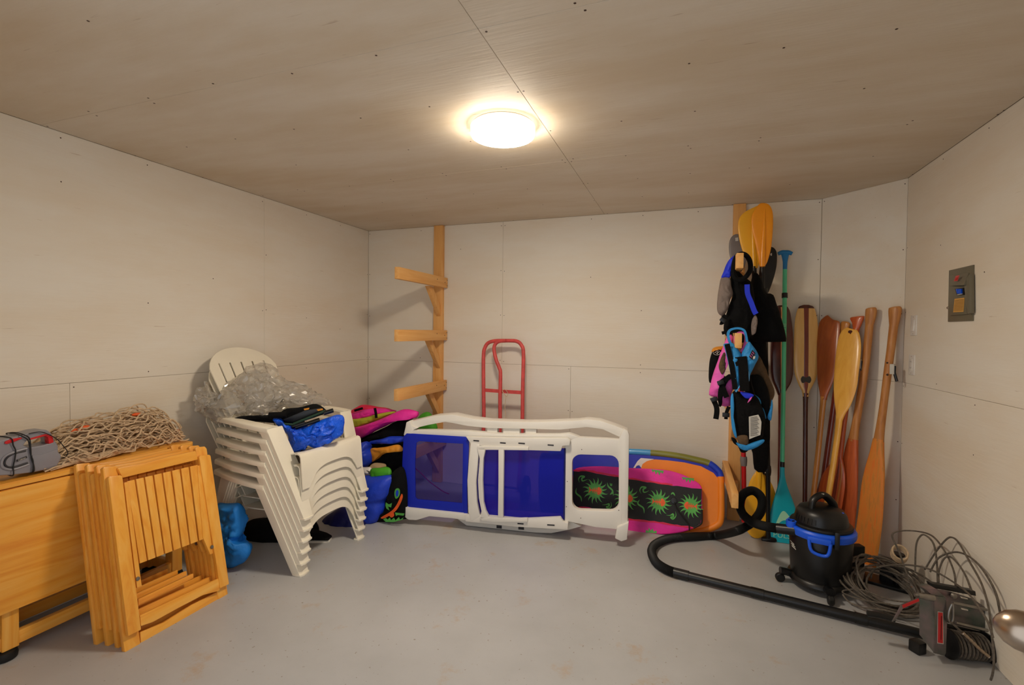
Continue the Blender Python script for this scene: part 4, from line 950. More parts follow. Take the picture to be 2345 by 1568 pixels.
# cream and redwood laminated paddle
pl = lean(-.24, -.05, 1.57); p_ = pthing('cream canoe paddle with a dark red centre stripe', 1843, 1180, pl)
S_ = [(1846, 698.5, 6, .003), (1846, 702, 13, .006), (1846, 712, 18.5, .008), (1846, 740, 23, .009), (1846, 790, 24.5, .009), (1845.5, 840, 24, .009), (1845.5, 862, 21, .009), (1845, 882, 14, .0095), (1845, 895, 8, .011), (1845, 908, 6, .0125)]
paddle_part('blade', 'cream_wood', S_, pl, p_)
paddle_part('stripe', 'redwood', [(u, v, min(9, h*.6), t+.0012) for u, v, h, t in S_], pl, p_, label='dark red centre stripe')
paddle_part('blade_tip', 'dark_wood', [(1846, 698, 6, .0045), (1846, 701, 13.4, .0072), (1846, 706, 16.5, .0085)], pl, p_)
paddle_part('shaft', 'dark_wood', [(1845, 900, 6.5, .0125), (1844.5, 930, 5, .0125), (1844, 1050, 5, .0125), (1843, 1150, 5, .0125), (1843, 1175, 8, .012), (1843, 1184, 5, .008)], pl, p_)
decal('logo', [(1834, 869), (1838, 861), (1846, 864), (1854, 861), (1858, 869), (1854, 877), (1846, 874), (1838, 877)], shift(pl, .0115), 'ink', p_, smooth_k=3)
# chamfer-wall paddles
pl = leanc(.30, .05, 1.5); p_ = pthing('russet canoe paddle with an amber shaft, beside the cream striped one', 1862, 1150, pl)
paddle_part('blade', 'russet_wood', [(1903, 728, 8, .004), (1901, 731, 17, .006), (1899, 742, 23.5, .008), (1896, 780, 25, .009), (1894, 830, 23, .009), (1890, 870, 18, .009), (1887, 900, 10, .011), (1886, 915, 7, .0125)], pl, p_)
paddle_part('shaft', 'amber_wood', [(1886, 908, 7, .0125), (1882, 950, 6, .0125), (1872, 1050, 6, .0125), (1861, 1150, 6, .0125), (1857, 1190, 9, .0125), (1856, 1204, 6, .01)], pl, p_)
pl = leanc(.19, .035, 1.5); p_ = pthing('redwood paddle whose pear shaped tan grip peeks out behind the yellow blade', 1872, 1200, pl)
paddle_part('grip', 'amber_wood', [(1937, 736, 6, .008), (1936, 740, 10.5, .013), (1934, 752, 9.5, .014), (1930, 775, 6.5, .013)], pl, p_)
paddle_part('shaft', 'redwood', [(1930, 772, 6.5, .013), (1912, 909, 6.2, .0135), (1889, 1075, 6.2, .0135), (1886, 1098, 7, .013)], pl, p_)
paddle_part('blade', 'redwood', [(1886, 1095, 6.5, .012), (1883, 1120, 11, .01), (1878, 1150, 14, .009), (1875, 1190, 15, .009), (1873, 1215, 12, .007), (1872, 1222, 5, .004)], pl, p_)
pl = leanc(.25, .04, 1.5); p_ = pthing('striped red paddle with a flared red grip, blade down behind the shop vacuum', 1888, 1238, pl)
paddle_part('grip', 'red_orange_wood', [(1963, 725, 14, .009), (1963, 728, 15.5, .013), (1963, 738, 11.5, .014), (1961, 752, 7, .0135)], pl, p_)
paddle_part('shaft', 'red_orange_wood', [(1961, 750, 7, .0135), (1950, 840, 6.2, .0135), (1935, 950, 6, .0135), (1924, 1035, 6.5, .0135), (1922, 1050, 7.5, .013)], pl, p_)
S_ = [(1922, 1046, 7, .013), (1919, 1060, 13, .011), (1914, 1080, 21, .01), (1907, 1105, 27, .009), (1901, 1140, 28, .009), (1895, 1180, 27, .009), (1890, 1220, 25, .009), (1888, 1240, 18, .006), (1887, 1245, 8, .003)]
paddle_part('blade', 'red_orange_wood', S_, pl, p_)
paddle_part('stripe', 'redwood', [(u+h*.33, v, h*.22, t+.0013) for u, v, h, t in S_], pl, p_); paddle_part('stripe', 'amber_wood', [(u+h*.68, v, h*.14, t*.75+.0013) for u, v, h, t in S_[1:]], pl, p_)
pl = leanc(.37, .075, 1.45); p_ = pthing('golden yellow canoe paddle with a scuffed blade tip, blade up', 1893, 1165, pl)
paddle_part('blade', 'yellow_wood', [(1948, 752, 7, .004), (1947, 755, 15, .006), (1945, 768, 22, .008), (1943, 800, 26.5, .009), (1938, 850, 26.5, .009), (1935, 885, 25, .009), (1930, 920, 19, .01), (1925, 945, 11, .011), (1921, 965, 7, .013)], pl, p_)
decal('scuff', [(1942, 758), (1945, 756), (1950, 756), (1952, 759), (1949, 763), (1948, 772), (1945.5, 764), (1943, 766)], shift(pl, .0075), 'dark_wood', p_, .002)
paddle_part('shaft', 'yellow_wood', [(1922, 958, 7.5, .0135), (1916, 1010, 6.5, .0135), (1905, 1085, 6.5, .0135), (1893, 1160, 6.5, .0135), (1889, 1190, 10, .013), (1888, 1205, 6, .009)], pl, p_)
# oars
pl = leanc(.20, .045, 1.55); p_ = pthing('brown wooden oar with a reddish blade, left of the two oars', 1925, 1262, pl, 'wooden_oar', 'oar')
paddle_part('grip', 'oar_wood', [(1995, 705, 8, .016), (1995, 708, 11.5, .018), (1994, 722, 11.5, .018), (1991, 745, 8.5, .016)], pl, p_)
paddle_part('shaft', 'oar_wood', [(1991, 743, 8.5, .017), (1983, 826, 8, .018), (1972, 900, 8.2, .018), (1960, 970, 8.5, .018), (1953, 1010, 11, .017)], pl, p_)
paddle_part('blade', 'oar_blade_red', [(1954, 1005, 10.5, .017), (1949, 1040, 15, .014), (1946, 1080, 18, .011), (1943, 1130, 19.5, .009), (1937, 1190, 20, .008), (1930, 1250, 20, .007), (1928, 1264, 18, .006)], pl, p_, power=3)
def oarlock(u, v, pl, par):
    a = on(u, v, shift(pl, .015)); build('oarlock_plate', MB().box(a, (.022, .03, .06), Matrix.Rotation(-.6, 3, 'Z')), 'label_white', par, bev=.003)
    a = on(u+4, v+8, shift(pl, .012)); build('oarlock_pin', MB().tube([a+V((0, 0, .04)), a, a+V((.012, -.005, -.05))], .008, 8), 'black_plastic', par)
    for d in (-18, 16): build('bolt', MB().lathe(on(u-12, v+d*.8, shift(pl, .017)), [(.007, 0), (.005, .004)], 8, nrm_of(pl)), 'screw_rust', par)
oarlock(1968, 833, pl, p_)
pl = leanc(.22, .045, 1.55); p_ = pthing('weathered wooden oar with a worn orange blade, nearest the breaker panel', 1972, 1300, pl, 'wooden_oar', 'oar')
paddle_part('grip', 'oar_wood', [(2050, 703, 9, .017), (2050, 706, 13, .019), (2049, 720, 12.5, .019), (2047, 745, 9, .018)], pl, p_)
paddle_part('shaft', 'oar_wood', [(2047, 743, 9, .018), (2040, 800, 8.2, .019), (2032, 860, 8, .019), (2023, 930, 7.8, .019), (2016, 980, 9, .019), (2012, 1010, 11, .018)], pl, p_)
paddle_part('blade', 'oar_blade_worn', [(2012, 1005, 10.5, .018), (2008, 1040, 15, .015), (2003, 1080, 21, .012), (1998, 1120, 24, .01), (1993, 1180, 25.5, .009), (1985, 1240, 26, .008), (1977, 1290, 26, .007), (1975, 1302, 24, .006)], pl, p_, power=3)
oarlock(2044, 845, pl, p_)

# ------------------------------------------------------------------ kayak paddles by the rack
k5 = crop(1580, 440, 280/1220); k6 = crop(1580, 730, 280/828)
def blade_plate(n, px, pl, m, par, th=.008, ridge=None):
    o = build(n, puff_mb(px, pl, th, seg=56, power=6), m, par, ang=60)
    return o
pl = PY(-.305); kp1 = pthing('two-bladed kayak paddle with the orange upper blade in front', 1742, 1232, pl, 'kayak_paddle')
blade_plate('blade', k5([(650, 170), (690, 118), (730, 107), (790, 125), (825, 200), (829, 330), (815, 520), (790, 640), (750, 735), (696, 738), (680, 640), (650, 500), (620, 380), (615, 250)]), shift(pl, .02), 'kayak_orange', kp1, .012)
paddle_part('spine', 'kayak_orange', [(1752, 478, 1, .003), (1750, 520, 4, .01), (1747, 580, 6, .014), (1746, 610, 6, .015)], shift(pl, .024), kp1)
paddle_part('shaft', 'black_plastic', [(1746, 604, 5.4, .0155), (1744, 800, 5.2, .0155), (1740, 1000, 5.2, .0155), (1739, 1082, 5.4, .0155)], pl, kp1)
blade_plate('blade', k6([(440, 1040), (462, 1028), (486, 1030), (510, 1110), (526, 1250), (524, 1410), (500, 1465), (470, 1484), (430, 1480), (390, 1440), (370, 1350), (372, 1250), (398, 1120)]), shift(pl, .02), 'kayak_yellow', kp1, .012)
paddle_part('spine', 'kayak_yellow', [(1738, 1078, 6, .013), (1738, 1110, 5, .012), (1737, 1150, 3, .009), (1736, 1185, 1, .003)], shift(pl, .024), kp1)
pl = PY(-.265); kp2 = pthing('two-bladed kayak paddle with the yellow upper blade behind the orange one', 1752, 1232, pl, 'kayak_paddle')
blade_plate('blade', k5([(690, 140), (640, 150), (560, 190), (505, 240), (482, 300), (480, 370), (495, 480), (530, 600), (580, 700), (612, 767), (664, 768), (692, 700), (720, 500), (730, 250)]), pl, 'kayak_yellow', kp2, .012)
paddle_part('spine', 'kayak_yellow', [(1722, 480, 1, .003), (1724, 530, 4, .01), (1727, 590, 6, .014), (1727, 614, 6, .015)], pl, kp2)
paddle_part('shaft', 'black_plastic', [(1727, 610, 5.2, .0155), (1732, 800, 5.2, .0155), (1745, 1000, 5.2, .0155), (1752, 1085, 5.2, .0155)], pl, kp2)
blade_plate('blade', k6([(480, 1040), (500, 1030), (540, 1090), (572, 1160), (580, 1220), (560, 1330), (535, 1440), (515, 1480), (485, 1470), (460, 1380), (455, 1200)]), pl, 'kayak_yellow', kp2, .012)
pl = PY(-.17); kp3 = pthing('paddle with a grey blade up behind the orange blades and a red telescoping shaft', 1703, 1195, pl, 'telescopic_paddle')
blade_plate('blade', k5([(470, 418), (420, 440), (394, 490), (388, 560), (398, 640), (430, 740), (500, 800), (560, 700), (570, 560), (540, 450)]), pl, 'grey_blade', kp3, .012)
decal('sticker', k5([(452, 455), (482, 450), (484, 485), (454, 488)]), shift(pl, .0085), 'label_white', kp3)
paddle_part('shaft', 'red_plastic', [(1690, 610, 5.2, .014), (1696, 850, 5, .014), (1703, 1050, 5, .014), (1703.5, 1195, 5, .014)], pl, kp3)
paddle_part('clamp', 'grey_blade', [(1703, 1045, 7, .02), (1703, 1054, 7.6, .021), (1703.3, 1066, 6.4, .019)], pl, kp3)
pl = PY(-.33); kp4 = pthing('black adjustable paddle, blade up and T grip on the floor', 1760, 1240, pl, 'telescopic_paddle')
blade_plate('blade', k5([(815, 545), (850, 568), (868, 620), (862, 750), (822, 900), (775, 1012), (740, 1030), (700, 960), (690, 800), (720, 640), (770, 560)]), shift(pl, -.08), 'black_plastic', kp4, .012)
paddle_part('shaft', 'black_plastic', [(1752, 660, 5, .0145), (1754, 850, 5, .0145), (1757, 1000, 5, .0145), (1758.5, 1085, 5.2, .0145), (1759, 1200, 4.6, .0125), (1759.5, 1232, 6, .014)], pl, kp4)
paddle_part('clamp', 'black_plastic', [(1757, 1066, 7.5, .019), (1757.5, 1078, 8, .02), (1758, 1088, 6.5, .018)], pl, kp4)
paddle_part('t_grip', 'black_plastic', [(1744, 1234, 5, .012), (1752, 1236, 7.5, .016), (1760, 1236, 8, .017), (1769, 1236, 7.5, .016), (1778, 1235, 4.5, .011)], pl, kp4)
for d in (0, 9): build('rivet', MB().lathe(on(1752.5, 1073+d, shift(pl, .021)), [(.004, 0), (.003, .001)], 8, V((0, -1, 0))), 'label_white', kp4)
decal('mark', k5([(800, 615), (818, 605), (818, 632), (806, 634)]), shift(pl, -.073), 'label_white', kp4)

# ================================================================== vests and clothes hung on the right rack
k6b = crop(1610, 740, 180/910)
def cl(n, px, y, th, m, par=None, **k):
    k.setdefault('wr', .010); k.setdefault('freq', 18); k.setdefault('K', 13); return puff(n, px, PY(y), th, m, par, **k)
# top: blue and taupe vest on the uppermost arm
v1 = thing('life_vest', 'royal blue, taupe and black life vest on the topmost arm of the right rack', 'life vest', (3.15, -.62, 1.35))
cl('shoulder_panel', k5([(520, 606), (470, 615), (400, 665), (362, 720), (335, 790), (312, 855), (350, 858), (395, 850), (430, 760), (470, 660), (500, 630)]), -.66, .07, 'vest_royal', v1)
cl('side_panel', k5([(315, 850), (395, 848), (412, 930), (428, 1012), (400, 1080), (385, 1150), (350, 1215), (310, 1232), (275, 1190), (270, 1110), (285, 980)]), -.66, .08, 'taupe', v1)
cl('front_panel', k5([(440, 640), (470, 760), (560, 860), (600, 880), (640, 1000), (640, 1210), (610, 1430), (540, 1500), (430, 1490), (345, 1410), (340, 1300), (380, 1160), (425, 1020), (400, 900)]), -.62, .1, 'black_cloth', v1, center=k5([(510, 1150)])[0])
q = P3(k5([(540, 860), (600, 780), (598, 690), (560, 630), (510, 615), (460, 650), (435, 740), (440, 830), (480, 870)]), PY(-.70)); build('collar', MB().tube(cr(q, 6, True), .014, 8, True, flat=1.6), 'black_cloth', v1)
q = P3(k5([(570, 920), (575, 1010), (610, 1100), (640, 1180), (660, 1215)]), PY(-.69)); build('piping', MB().ribbon(cr(q, 5), .028, .008, V((1, 0, 0))), 'vest_royal', v1)
cl('pocket_patch', k5([(655, 1225), (675, 1290), (655, 1380), (620, 1425), (610, 1330), (630, 1260)]), -.67, .03, 'taupe', v1)
q = P3(k5([(330, 1225), (350, 1260), (320, 1300), (300, 1300)]), PY(-.70)); build('strap', MB().ribbon(cr(q, 4), .025, .005, V((1, 0, .5))), 'black_cloth', v1)
build('buckle', MB().box(on(*k5([(330, 1275)])[0], PY(-.71)), (.035, .012, .025), Matrix.Rotation(.6, 3, 'Y')), 'black_plastic', v1, bev=.003)
q = P3(k5([(380, 1390), (340, 1400), (318, 1405)]), PY(-.68)); build('strap', MB().ribbon(q, .02, .005, V((0, 0, 1))), 'black_cloth', v1)
cl('spray_jacket', k5([(640, 800), (700, 850), (760, 1000), (825, 1018), (868, 1130), (918, 1290), (962, 1470), (930, 1492), (780, 1494), (640, 1490), (610, 1400), (600, 1200), (600, 950)]), -.48, .14, 'black_cloth', wr=.01); tag(bpy.data.objects['spray_jacket'], 'plain black jacket hanging against the teal paddle shaft', 'jacket')
cl('wetsuit', [(1716, 770), (1752, 775), (1762, 900), (1763, 1000), (1757, 1074), (1744, 1080), (1728, 1076), (1722, 1030), (1712, 1010), (1706, 900)], -.44, .10, 'black_cloth', wr=.008); tag(bpy.data.objects['wetsuit'], 'long black wetsuit hanging behind the blue vest, reaching lowest', 'wetsuit')
# orange and black vest, furthest left
v5 = thing('swim_vest', 'black and orange swim vest with a round white logo, furthest left on the rack', 'swim vest', (3.06, -.6, 1.02))
cl('front_panel', k6b([(66, 650), (75, 440), (108, 330), (140, 285), (230, 270), (260, 330), (240, 460), (180, 600), (95, 690)]), -.58, .06, 'black_cloth', v5)
cl('trim', k6b([(98, 330), (112, 292), (160, 272), (235, 266), (228, 300), (150, 300), (112, 330)]), -.60, .06, 'orange_cloth', v5)
cg = on(*k6b([(158, 340)])[0], PY(-.622)); mbq = MB()
build('logo_ring', mbq.tube([cg+V((.0205*math.cos(a), 0, .0145*math.sin(a))) for a in (2*math.pi*i/24 for i in range(24))], .0015, 6, True), 'label_white', v5)
build('logo_swirl', MB().tube(cr([cg+V((-.012, 0, -.003)), cg+V((0, 0, .008)), cg+V((.01, 0, .002)), cg+V((0, 0, -.004)), cg+V((.006, 0, -.008))], 6), .002, 6), 'label_white', v5)
# pink vest
v4 = thing('life_vest', 'pink child life vest with black straps, on the middle arm of the right rack', 'life vest', (3.09, -.66, .92))
cl('front_panel', k6b([(245, 235), (300, 125), (345, 160), (310, 300), (235, 345), (190, 480), (182, 560), (240, 610), (335, 625), (352, 740), (325, 830), (312, 958), (200, 948), (150, 862), (70, 832), (85, 720), (112, 600), (172, 430)]), -.66, .09, 'vest_pink', v4, center=k6b([(215, 700)])[0])
cl('mesh_patch', k6b([(185, 470), (240, 335), (270, 400), (262, 500), (225, 592), (190, 540)]), -.70, .03, 'brown_cloth', v4)
q = P3(k6b([(370, 240), (365, 165), (395, 118), (440, 105), (482, 125), (492, 190), (475, 260), (440, 330)]), PY(-.74)); build('collar', MB().ribbon(cr(q, 6), .03, .012, V((0, 1, 0))), 'vest_pink', v4)
cl('side_gap', k6b([(300, 590), (240, 640), (190, 720), (170, 830), (185, 960), (215, 950), (225, 850), (265, 720), (320, 610)]), -.715, .02, 'black_cloth', v4)
for pts in ([(190, 665), (225, 740), (250, 800), (275, 858)], [(105, 860), (150, 950), (160, 1020), (148, 1108)], [(300, 965), (270, 1040), (265, 1110)], [(320, 610), (260, 650), (200, 690)]):
    q = P3(k6b(pts), PY(-.735)); build('strap', MB().ribbon(cr(q, 5), .03 if pts[0][0] != 300 else .02, .004, V((1, 0, .3))), 'black_cloth', v4)
for c, an in (((205, 685), .35), ((130, 880), .35), ((265, 1060), 0)):
    build('buckle', MB().box(on(*k6b([c])[0], PY(-.742)), (.04, .014, .026), Matrix.Rotation(-an, 3, 'Y')), 'black_plastic', v4, bev=.004)
# brown, black and blue vest behind on the right
v6 = thing('life_vest', 'black and brown life vest with blue edging, behind and right of the light blue one', 'life vest', (3.3, -.62, .82))
cl('side_panel', k6b([(600, 380), (645, 372), (700, 480), (765, 630), (828, 790), (800, 900), (778, 965), (740, 860), (690, 680), (600, 600), (550, 600)]), -.63, .07, 'brown_cloth', v6, center=k6b([(680, 600)])[0])
cl('front_panel', k6b([(545, 620), (600, 592), (660, 600), (725, 690), (768, 830), (775, 1000), (760, 1120), (730, 1120), (660, 970), (600, 850)]), -.68, .07, 'black_cloth', v6)
for pts in ([(585, 828), (655, 870), (672, 935), (632, 952)], [(660, 985), (698, 985), (732, 1088), (718, 1095)], [(795, 880), (808, 930), (805, 1010), (786, 1125), (745, 1085), (780, 970)]): cl('edging', k6b(pts), -.71, .02, 'vest_blue', v6, wr=.002)
build('zip_pull', MB().box(on(*k6b([(632, 985)])[0], PY(-.735)), (.012, .006, .022)), 'grey_blade', v6, bev=.002)
# light blue vest in front
v3 = thing('life_vest', 'light blue and black life vest with white care label, front of the right rack', 'life vest', (3.19, -.76, .72))
cl('lower_panel', k6b([(340, 800), (420, 790), (600, 830), (680, 960), (722, 1100), (700, 1250), (680, 1330), (510, 1390), (400, 1320), (355, 1150), (340, 1000)]), -.74, .1, 'black_cloth', v3)
cl('shoulder_panel', k6b([(235, 242), (290, 232), (345, 228), (430, 335), (452, 400), (440, 500), (430, 620), (420, 740), (382, 800), (345, 720), (300, 500), (258, 320)]), -.77, .07, 'vest_blue', v3, center=k6b([(355, 480)])[0])
cl('shoulder_panel', k6b([(440, 372), (520, 218), (560, 238), (642, 370), (602, 480), (545, 600), (528, 690), (480, 705), (450, 560)]), -.77, .07, 'vest_blue', v3)
q = P3(k6b([(318, 235), (296, 180), (292, 110), (325, 72), (400, 58), (465, 78), (490, 130), (505, 215)]), PY(-.75)); build('collar', MB().ribbon(cr(q, 6), .05, .012, V((0, 1, 0))), 'vest_blue', v3)
q = P3(k6b([(278, 240), (315, 400), (345, 560), (372, 765)]), PY(-.812)); build('strap', MB().ribbon(cr(q, 5), .028, .005, V((1, 0, 0))), 'black_cloth', v3)
q = P3(k6b([(450, 385), (462, 480), (472, 600), (482, 785)]), PY(-.813)); build('zip_flap', MB().ribbon(cr(q, 5), .05, .006, V((1, 0, 0))), 'black_cloth', v3)
q = P3(k6b([(405, 395), (400, 440), (415, 490)]), PY(-.811)); build('strap_loop', MB().ribbon(q, .03, .006, V((1, 0, 0))), 'black_cloth', v3)
q = P3(k6b([(495, 500), (525, 580), (530, 650), (510, 690), (450, 705), (410, 750), (380, 795)]), PY(-.812)); build('piping', MB().tube(cr(q, 5), .004, 6), 'sky_blue', v3)
lbq = k6b([(570, 305), (606, 345), (575, 428), (533, 390)]); decal('badge', lbq, PY(-.8115), 'black_plastic', v3, .002)
for dx, dy in ((-14, 22), (0, 0), (14, -22)):
    a, b = P3(k6b([(558+dx, 352+dy*.9), (576+dx, 374+dy*.9)]), PY(-.8125)); build('badge_mark', MB().ribbon([a, (a+b)/2, b], .0025, .0006, V((1, 0, 1))), 'vest_pink', v3)
decal('size_tag', k6b([(580, 385), (606, 378), (600, 410), (578, 416)]), PY(-.813), 'label_white', v3, .0015)
cl('edging', k6b([(318, 885), (345, 805), (362, 950), (357, 1100), (392, 1312), (368, 1312), (330, 1180)]), -.785, .025, 'vest_blue', v3, wr=.002)
lab = decal('care_label', k6b([(530, 1082), (580, 1070), (640, 1058), (660, 1095), (676, 1140), (672, 1220), (664, 1292), (600, 1315), (535, 1342)]), PY(-.801), 'label_white', v3, .0015)
mbt = MB()
for i in range(14):
    yy = 1095+i*16; a, b = P3(k6b([(548, yy), (628+(i % 3)*10, yy-14)]), PY(-.8028)); build('print_line', MB().ribbon([a, (a+b)/2, b], .0022, .0004, V((0, 0, 1))), 'ink', lab)
cl('hem', k6b([(398, 1312), (512, 1300), (520, 1402), (440, 1436)]), -.785, .03, 'brown_cloth', v3, wr=.002)
cl('hem_trim', k6b([(380, 1380), (440, 1428), (520, 1402), (690, 1345), (708, 1372), (640, 1425), (560, 1460), (480, 1472), (420, 1440)]), -.79, .035, 'vest_blue', v3, wr=.003)
cl('patch', k6b([(432, 790), (580, 822), (562, 860), (490, 866)]), -.80, .012, 'vest_royal', v3, wr=.001)
cl('patch', k6b([(568, 850), (552, 890), (514, 922), (538, 872)]), -.802, .012, 'vest_pink', v3, wr=.001)
cl('waist_strap', k6b([(330, 1320), (380, 1350), (440, 1440), (530, 1450), (500, 1490), (440, 1490), (400, 1400), (340, 1360)]), -.75, .04, 'black_cloth', v3)

# ================================================================== right wall fittings
px4 = PX(RW); ke = crop(2140, 580, 120/1045)
bp_ = thing('breaker_panel', 'grey metal breaker panel set in the right hand wall', 'breaker panel', (RW, -.98, 1.43))
eo = ke([(285, 340), (770, 228), (758, 1345), (262, 1365)])
plate('cover', eo, shift(px4, .006), .006, 'panel_grey', bp_, bev=.002)
ring_o = P3(ke([(310, 430), (690, 375), (690, 1195), (300, 1220)]), shift(px4, .006)); ring_i = P3(ke([(330, 470), (600, 560), (660, 1180), (320, 1200)]), shift(px4, .02))
ri2 = P3(ke([(320, 640), (590, 570), (640, 1195), (305, 1225)]), shift(px4, .022))
mbp = MB(); top_ = P3(ke([(300, 430), (690, 375)]), shift(px4, .0062)); mid_ = P3(ke([(275, 640), (575, 640)]), shift(px4, .034)); 
hood = [top_[0], top_[1], P3(ke([(605, 560)]), shift(px4, .030))[0], mid_[1], mid_[0]]
mbp.add(hood+[p+V((.03, 0, 0)) for p in hood], [(0, 1, 2, 3, 4), (9, 8, 7, 6, 5), (0, 5, 6, 1), (1, 6, 7, 2), (2, 7, 8, 3), (3, 8, 9, 4), (4, 9, 5, 0)])
build('hood', mbp, 'panel_grey', bp_, bev=.003)
rw_ = P3(ke([(605, 560), (690, 400), (700, 1190), (640, 1215), (590, 900)]), shift(px4, .024)); plate('raised_rim', ke([(585, 640), (605, 555), (690, 400), (700, 1195), (640, 1215), (600, 850)]), shift(px4, .024), .02, 'panel_grey', bp_, bev=.006)
plate('lower_panel', ke([(290, 660), (600, 640), (640, 1215), (300, 1240)]), shift(px4, .014), .01, 'panel_grey', bp_, bev=.003)
br = plate('breaker', ke([(400, 705), (580, 685), (595, 828), (445, 842)]), shift(px4, .0165), .006, 'black_plastic', bp_, bev=.001)
for i in range(3): plate('toggle', ke([(420+i*38, 712), (448+i*38, 706), (470+i*30, 800), (446+i*30, 806)]), shift(px4, .022), .008, 'blue_plastic', br, bev=.001)
plate('toggle_base', ke([(446, 818), (540, 800), (545, 815), (450, 836)]), shift(px4, .02), .004, 'label_white', br, bev=.001)
decal('sticker', ke([(425, 450), (495, 435), (455, 550), (385, 556)]), shift(px4, .0345), 'red_paint', bp_, .001)
decal('sticker_mark', ke([(420, 485), (465, 478), (440, 540), (396, 545)]), shift(px4, .036), 'red_plastic', bp_, .001)
st = decal('directory_card', ke([(400, 905), (595, 882), (575, 1165), (372, 1175)]), shift(px4, .0155), 'sticker_yellow', bp_, .001)
for i in range(9):
    a, b = P3(ke([(405-i*2.5, 940+i*25), (580-i*2, 920+i*26)]), shift(px4, .0168)); build('rule_line', MB().ribbon([a, (a+b)/2, b], .0012, .0003, V((0, 0, 1))), 'ink', st)
for c in ((728, 530), (720, 1030), (268, 1085)): build('screw', MB().lathe(on(*ke([c])[0], shift(px4, .0065)), [(.0065, 0), (.005, .004), (.001, .0045)], 10, V((-1, 0, 0))), 'nickel', bp_)
def wplate(name, u, v, label, kind):
    c = on(u, v, px4); r = thing(name, label, 'switch' if kind == 's' else 'outlet', c); cc_ = c+V((-.003, 0, 0))
    build('cover_plate', MB().box(cc_, (.006, .072, .116)), 'white_gloss', r, bev=.002)
    if kind == 's': build('rocker', MB().box(cc_+V((-.0045, 0, 0)), (.006, .032, .066), Matrix.Rotation(.06, 3, 'Y')), 'white_gloss', r, bev=.002)
    else:
        f_ = build('outlet_face', MB().box(cc_+V((-.0035, 0, 0)), (.004, .032, .066)), 'white_gloss', r, bev=.0015)
        for dz in (.018, -.018):
            for dy in (-.006, .006): build('slot', MB().box(cc_+V((-.0056, dy, dz)), (.0006, .002, .008)), 'ink', f_)
    for dz in (.048, -.048): build('screw', MB().lathe(cc_+V((-.003, 0, dz)), [(.0032, 0), (.002, .0008)], 8, V((-1, 0, 0))), 'nickel', r)
wplate('light_switch', 2094, 745, 'white rocker light switch on the right wall, above the outlet', 's')
wplate('wall_outlet', 2089.5, 835, 'white wall outlet below the light switch', 'o')

# ================================================================== shop vacuum
VC = V((3.565, -.87, 0)); sv = thing('shop_vacuum', 'black shop vacuum with a blue rim, beside the paddles', 'vacuum', VC)
def vl(n, prof, m, par=None, seg=40, off=V((0, 0, 0)), **k): return build(n, MB().lathe(VC+off, prof, seg), m, par or sv, **k)
vl('drum', [(.12, .045), (.136, .05), (.14, .08), (.150, .295), (.146, .305), (.1, .305)], 'black_plastic')
rim = vl('rim', [(.149, .288), (.158, .292), (.163, .302), (.163, .325), (.155, .334), (.140, .336), (.140, .300)], 'blue_plastic')
vl('motor_head', [(.138, .33), (.144, .335), (.144, .352), (.128, .358), (.126, .372), (.118, .405), (.104, .425), (.07, .44), (.02, .444)], 'black_plastic')
vl('head_seam', [(.145, .336), (.1475, .34), (.1475, .346), (.145, .35)], 'black_rubber')
cdir = (V((CAM.x, CAM.y, 0))-VC).normalized(); cdir.z = 0; cs = V((-cdir.y, cdir.x, 0))   # cs points right of the picture
cs = -cs if cs.dot(right) < 0 else cs
hp = [VC+cs*(-.045)+cdir*.05+V((0, 0, .425)), VC+cs*(-.04)+cdir*.045+V((0, 0, .47)), VC+cs*(-.012)+cdir*.02+V((0, 0, .497)), VC+cs*.015-cdir*.005+V((0, 0, .495)), VC+cs*.05-cdir*.03+V((0, 0, .455)), VC+cs*.055-cdir*.035+V((0, 0, .425))]
build('carry_handle', MB().tube(cr(hp, 6), .017, 12, flat=1.3), 'black_plastic', sv)
pc = VC+cs*(-.0)+cdir*.02+V((0, 0, .506)); build('badge', MB().box(pc+V((0, 0, .005)), (.02, .02, .004)), 'label_white', sv, bev=.001)
for i in range(7):
    a = math.radians(205+i*9); d = cs*math.cos(a)-cdir*math.sin(a); build('air_vent', MB().ribbon([VC+d*.1275+V((0, 0, .366)), VC+d*.122+V((0, 0, .392))], .006, .004, d.cross(V((0, 0, 1)))), 'black_rubber', sv)
build('power_button', MB().lathe(VC+cs*.085+cdir*.02+V((0, 0, .418)), [(.018, 0), (.017, .008), (.008, .011)], 16), 'blue_plastic', sv)
lt = [VC+cs*x+cdir*(.155+dz)+V((0, 0, z)) for x, z, dz in ((-.05, .30, .008), (-.035, .243, .012), (.03, .236, .012), (.045, .30, .008))]
build('latch_loop', MB().tube(cr(lt, 5), .0085, 10), 'blue_plastic', rim)
build('latch_plate', MB().box(VC+cs*(-.005)+cdir*.160+V((0, 0, .302)), (.105, .012, .03), Matrix((cs, cdir, V((0, 0, 1)))).transposed()), 'blue_plastic', rim, bev=.004)
build('latch_tab', MB().box(VC+cs*.072+cdir*.146+V((0, 0, .315)), (.022, .02, .09), Matrix((cs, cdir, V((0, 0, 1)))).transposed()), 'black_plastic', sv, bev=.005)
hk_ = VC-cs*.135+cdir*.08+V((0, 0, .33)); build('hose_holder', MB().lathe(hk_+V((0, 0, -.02)), [(.018, 0), (.026, .002), (.026, .045), (.018, .045), (.018, .0)], 18), 'blue_plastic', rim)
for i, (x, z) in enumerate(((-.138, .235), (-.133, .225), (-.129, .215))):
    a = VC+cs*x+cdir*(.148**2-x*x)**.5*1.0+V((0, 0, z)); b = VC+cs*(x+.02)+cdir*(.148**2-(x+.02)**2)**.5+V((0, 0, z-.006)); n_ = (a-VC); n_.z = 0; n_.normalize()
    build('logo_stripe', MB().ribbon([a+n_*.001, b+n_*.001], .004, .002, V((0, 0, 1))), 'label_white', sv)
